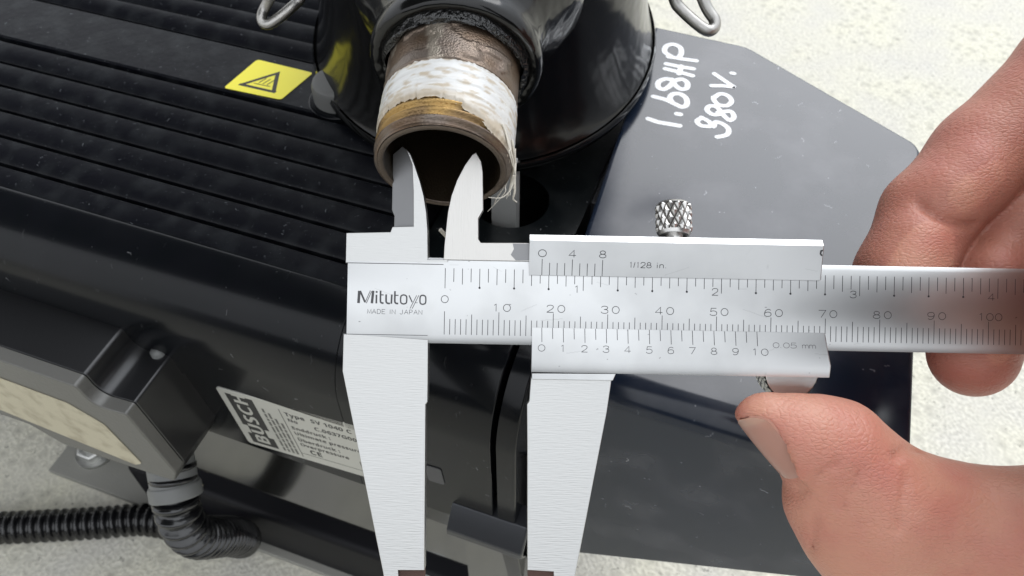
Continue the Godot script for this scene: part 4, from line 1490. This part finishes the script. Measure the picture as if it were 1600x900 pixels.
func build_hand() -> void:
	var tilt := Basis.from_euler(Vector3(deg_to_rad(-50), 0, 0))
	var at := Vector3(0, 332, 0) + tilt * Vector3(0, 0, -156.6)
	var who := thing("person", "bare right hand pinching the caliper, thumb under the slider, fingers behind the beam", "person", at, Vector3(-50, 0, 0))
	gx = axis_steps(36, 215, 36, 112, 0.8, 2.6)
	gy = axis_steps(-84, 88, -54, 50, 0.8, 2.6)
	gz = axis_steps(-60, 62, -34, 20, 0.8, 2.6)
	var size := gx.size() * gy.size() * gz.size()
	var thumb := PackedFloat32Array()
	thumb.resize(size)
	thumb.fill(40.0)
	blend_bones(thumb, [
		[joint(1192, 660, 3), 5.2, joint(1240, 690, 3), 8.0, 4.0],
		[joint(1240, 690, 3), 8.0, joint(1300, 713, 2), 9.6, 4.0],
		[joint(1300, 713, 2), 9.6, joint(1362, 790, 1), 12.2, 5.0],
		[joint(1300, 790, 1), 7.0, joint(1350, 850, 1), 9.0, 6.0],
		[joint(1362, 795, 1), 11.6, joint(1500, 832, 1), 11.2, 6.0],
		[joint(1500, 832, 1), 11.2, joint(1700, 870, 8), 13.6, 6.0],
		[joint(1700, 870, 8), 14.5, joint(2000, 830, 24), 17.0, 9.0],
		[joint(2000, 830, 24), 17.0, joint(2200, 700, 34), 20.0, 9.0],
		[joint(1840, -50, -7), 12.5, joint(2150, 180, 8), 17.0, 9.0],
		[joint(1860, 40, 0), 12.5, joint(1850, 470, 24), 15.5, 9.0],
		[joint(1850, 470, 24), 15.5, joint(2080, 620, 26), 19.0, 9.0],
		[joint(1985, 380, -18), 12.0, joint(2150, 640, 26), 20.0, 9.0]])
	var index := PackedFloat32Array()
	index.resize(size)
	index.fill(40.0)
	blend_bones(index, [
		[joint(1840, -50, -7), 12.0, joint(1690, 96, -14), 10.6, 3.0],
		[joint(1690, 96, -15), 10.6, joint(1535, 245, -16), 9.9, 4.0],
		[joint(1535, 245, -16), 9.8, joint(1452, 332, -14.5), 9.0, 3.0],
		[joint(1448, 336, -14.5), 8.9, joint(1410, 430, -12.5), 8.9, 2.5],
		[joint(1410, 430, -12.5), 8.9, joint(1398, 478, -12), 7.8, 2.5],
		[joint(1520, 280, -10.5), 6.8, joint(1488, 305, -10), 6.4, 3.5],
		[joint(1432, 385, -9), 6.6, joint(1408, 440, -8), 6.8, 3.0]])
	var middle := PackedFloat32Array()
	middle.resize(size)
	middle.fill(40.0)
	blend_bones(middle, [
		[joint(1985, 380, -18), 11.5, joint(1800, 215, -24), 10.6, 3.0],
		[joint(1800, 215, -24), 10.6, joint(1660, 270, -22), 10.0, 3.0],
		[joint(1660, 270, -22), 10.0, joint(1566, 400, -17.5), 9.2, 3.0],
		[joint(1566, 400, -17.5), 9.2, joint(1530, 500, -13.5), 9.2, 2.5],
		[joint(1530, 500, -13.5), 9.2, joint(1521, 552, -12.5), 8.6, 2.5],
		[joint(1640, 300, -15.5), 7.2, joint(1605, 345, -13.5), 7.0, 3.5],
		[joint(1552, 430, -11), 7.0, joint(1534, 500, -9.5), 7.0, 3.0]])
	for i in size:
		var a := thumb[i]
		var b := index[i]
		var c := middle[i]
		if b < 39.0 or c < 39.0:
			var k := 1.0 if b < c else 1.0
			var h := maxf(k - absf(b - c), 0.0) / k
			b = minf(b, c) - h * h * k * 0.25
			k = 2.0
			h = maxf(k - absf(a - b), 0.0) / k
			thumb[i] = minf(a, b) - h * h * k * 0.25
	# the back of the thumb tip is flat under its nail
	var bed_a := joint(1149, 655, 3.5)
	var bed_b := joint(1228, 751, 3.0)
	var bed_c := joint(1212, 668, 11.0)
	var bed_n := (bed_b - bed_a).cross(bed_c - bed_a).normalized()
	if bed_n.z < 0.0:
		bed_n = -bed_n
	var bed_x := (bed_b - bed_a).normalized()
	var bed_y := bed_n.cross(bed_x).normalized()
	if bed_y.dot(bed_c - bed_a) < 0.0:
		bed_y = -bed_y
	var bed_long := bed_a.distance_to(bed_b)
	for kz in gz.size():
		for jy in gy.size():
			if gy[jy] > -18.0 or gy[jy] < -40.0:
				continue
			var row := (kz * gy.size() + jy) * gx.size()
			for ix in gx.size():
				if gx[ix] > 54.0:
					break
				var p := Vector3(gx[ix], gy[jy], gz[kz]) - bed_a
				var bx := p.dot(bed_x)
				var by := p.dot(bed_y)
				var q := p.dot(bed_n) - (1.25 * (1.0 - pow((by + 1.9 - 5.05) / 4.15, 2.0)) - 0.75)
				q = minf(q - 3.0 * smoothstep(0.84, 1.35, bx / bed_long) - 20.0 * maxf(0.0, bx / bed_long - 1.1), 7.5 - by - 2.2 * smoothstep(0.7, 1.05, bx / bed_long))
				var old := thumb[row + ix]
				var kk := lerpf(0.7, 3.5, smoothstep(0.8, 1.1, bx / bed_long))
				var h := maxf(kk - absf(old - q), 0.0) / kk
				thumb[row + ix] = maxf(old, q) + h * h * kk * 0.25
	# creases of the joints
	var crease := func(list: Array, z: float, r: float, k: float):
		var pts := PackedVector3Array()
		for i in range(0, list.size(), 2):
			var p: Vector3 = joint(list[i], list[i + 1], z)
			# walk along the line of sight to the skin
			var eye := Vector3(0, 0, 156.6)
			var dir := (p - eye).normalized()
			var t := 156.6 - 24.0
			while t < 205.0 and sample(thumb, eye + dir * t) > 0.0:
				t += 0.4
			pts.append(eye + dir * t)
		carve(thumb, spline(pts, 4), r, k)
	crease.call([1436, 318, 1458, 335, 1490, 349, 1525, 351], -8, 0.2, 1.5)
	crease.call([1246, 772, 1262, 756, 1284, 738, 1310, 722], 12, 0.28, 0.7)
	crease.call([1266, 860, 1270, 838, 1276, 808], 12, 0.25, 0.7)
	crease.call([1345, 735, 1330, 770, 1312, 800], 12, 0.15, 0.9)
	crease.call([1413, 745, 1408, 790, 1402, 830], 12, 0.15, 0.9)
	crease.call([1436, 702, 1418, 701, 1396, 716], 12, 0.45, 1.2)
	# mesh it: one vertex in each cell the skin crosses
	var nx := gx.size()
	var ny := gy.size()
	var nz := gz.size()
	var slab := nx * ny
	var ids := PackedInt32Array()
	ids.resize(size)
	ids.fill(-1)
	var verts := PackedVector3Array()
	for k in nz - 1:
		for j in ny - 1:
			var row := (k * ny + j) * nx
			for i in nx - 1:
				var o := row + i
				var f0 := thumb[o]
				if absf(f0) > 6.0:
					continue
				var f := [f0, thumb[o + 1], thumb[o + nx], thumb[o + nx + 1], thumb[o + slab], thumb[o + slab + 1], thumb[o + slab + nx], thumb[o + slab + nx + 1]]
				var inside := 0
				for q in 8:
					if f[q] < 0.0:
						inside += 1
				if inside == 0 or inside == 8:
					continue
				var sum := Vector3.ZERO
				var cnt := 0
				for e in [[0, 1], [2, 3], [4, 5], [6, 7], [0, 2], [1, 3], [4, 6], [5, 7], [0, 4], [1, 5], [2, 6], [3, 7]]:
					if (f[e[0]] < 0.0) != (f[e[1]] < 0.0):
						var t: float = f[e[0]] / (f[e[0]] - f[e[1]])
						var pa := Vector3(gx[i + (e[0] & 1)], gy[j + ((e[0] >> 1) & 1)], gz[k + (e[0] >> 2)])
						var pb := Vector3(gx[i + (e[1] & 1)], gy[j + ((e[1] >> 1) & 1)], gz[k + (e[1] >> 2)])
						sum += pa.lerp(pb, t)
						cnt += 1
				ids[o] = verts.size()
				verts.append(sum / cnt)
	var norms := PackedVector3Array()
	var cols := PackedColorArray()
	var blotch := FastNoiseLite.new()
	blotch.seed = 3
	blotch.frequency = 0.07
	blotch.fractal_octaves = 4
	for i in verts.size():
		var p := verts[i]
		var nn := slope(thumb, p)
		norms.append(nn)
		var base := Color(0.52, 0.240, 0.168)
		var red := Color(0.49, 0.192, 0.142)
		var pale := Color(0.54, 0.278, 0.195)
		var k := blotch.get_noise_3dv(p)
		var cc := base.lerp(red, clampf(0.35 + k * 1.3, 0, 1)).lerp(pale, clampf(blotch.get_noise_3dv(p * 0.5 + Vector3.ONE * 50) * 1.2, 0, 0.6))
		# finger pads are redder
		if p.z < -4.0:
			cc = cc.lerp(Color(0.35, 0.125, 0.095), 0.45)
		cols.append(cc)
	var mb := MB.new()
	for k in range(1, nz - 1):
		for j in range(1, ny - 1):
			var row := (k * ny + j) * nx
			for i in range(1, nx - 1):
				var o := row + i
				if ids[o] < 0 and absf(thumb[o]) > 4.0:
					continue
				var s := thumb[o] < 0.0
				for d in 3:
					var step := 1 if d == 0 else nx if d == 1 else slab
					if (thumb[o + step] < 0.0) == s:
						continue
					var u := nx if d == 0 else slab if d == 1 else 1
					var w := slab if d == 0 else 1 if d == 1 else nx
					var q := [ids[o - u - w], ids[o - w], ids[o], ids[o - u]]
					if q[0] < 0 or q[1] < 0 or q[2] < 0 or q[3] < 0:
						continue
					mb.tri(verts[q[0]], verts[q[1]], verts[q[2]], norms[q[0]], norms[q[1]], norms[q[2]], cols[q[0]], cols[q[1]], cols[q[2]])
					mb.tri(verts[q[0]], verts[q[2]], verts[q[3]], norms[q[0]], norms[q[2]], norms[q[3]], cols[q[0]], cols[q[2]], cols[q[3]])
	var hand := piece("hand", mb, M.skin, who)
	# the dark sleeve of the arm, outside the picture on the right
	var sl := MB.new()
	sl.tube(spline(PackedVector3Array([Vector3(138, 2, 50), Vector3(132, 4, 74), Vector3(146, 2, 150), Vector3(215, -16, 270), Vector3(240, 40, 360), Vector3(250, 200, 440)]), 10), func(t): return 36.0 + 26.0 * t + 1.5 * sin(t * 60.0), 28)
	piece("sleeve", sl, M.sleeve_cloth, who)
	# thumb nail: a thin curved plate lying on its bed
	var nl := MB.new()
	nl.tint = Color(0.40, 0.20, 0.155)
	var ax := (bed_b - bed_a).normalized()
	var ay := bed_n.cross(ax).normalized()
	if ay.dot(bed_c - bed_a) < 0.0:
		ay = -ay
	var long := bed_a.distance_to(bed_b)
	var rows := []
	var under := []
	for i in 25:
		var u := i / 24.0
		var x := long * (u * 1.04 - 0.01)
		# free edge rounds off at the tip, the root is rounded too
		var w0 := 0.9 - 2.6 * pow(1.0 - u, 3.0) * 0.0
		var w1 := 9.2
		var e := 1.0
		if u < 0.18:
			e = sqrt(maxf(0.0, 1.0 - pow((0.18 - u) / 0.19, 2.0)))
		if u > 0.72:
			e = sqrt(maxf(0.0, 1.0 - pow((u - 0.72) / 0.29, 2.0)))
		var mid := (w0 + w1) / 2.0
		var half := (w1 - w0) / 2.0 * maxf(e, 0.12)
		var row := PackedVector3Array()
		var low := PackedVector3Array()
		for j in 15:
			var w := j / 14.0 * 2.0 - 1.0
			var y := mid + half * w - 1.9
			var bulge := 1.25 * (1.0 - pow((y + 1.9 - mid) / ((w1 - w0) / 2.0), 2.0)) - 0.55 + 0.25 * sin(u * PI)
			var p := bed_a + ax * x + ay * y + bed_n * bulge
			row.append(p)
			low.append(p - bed_n * 0.5)
		rows.append(row)
		under.append(low)
	var tone := []
	for i in 25:
		var line := PackedColorArray()
		for j in 15:
			var u := i / 24.0
			var k := Color(0.42, 0.205, 0.16).lerp(Color(0.46, 0.27, 0.21), smoothstep(0.16, 0.06, u))
			line.append(k.lerp(Color(0.45, 0.25, 0.20), 0.6 * smoothstep(0.78, 0.92, u)))
		tone.append(line)
	nl.grid(rows, false, true, tone)
	nl.grid(under, false, false)
	for i in 24:
		for side: int in [0, 14]:
			nl.quad(rows[i][side], rows[i + 1][side], under[i + 1][side], under[i][side], ay * (1.0 if side else -1.0))
	piece("thumbnail", nl, M.nail, hand)
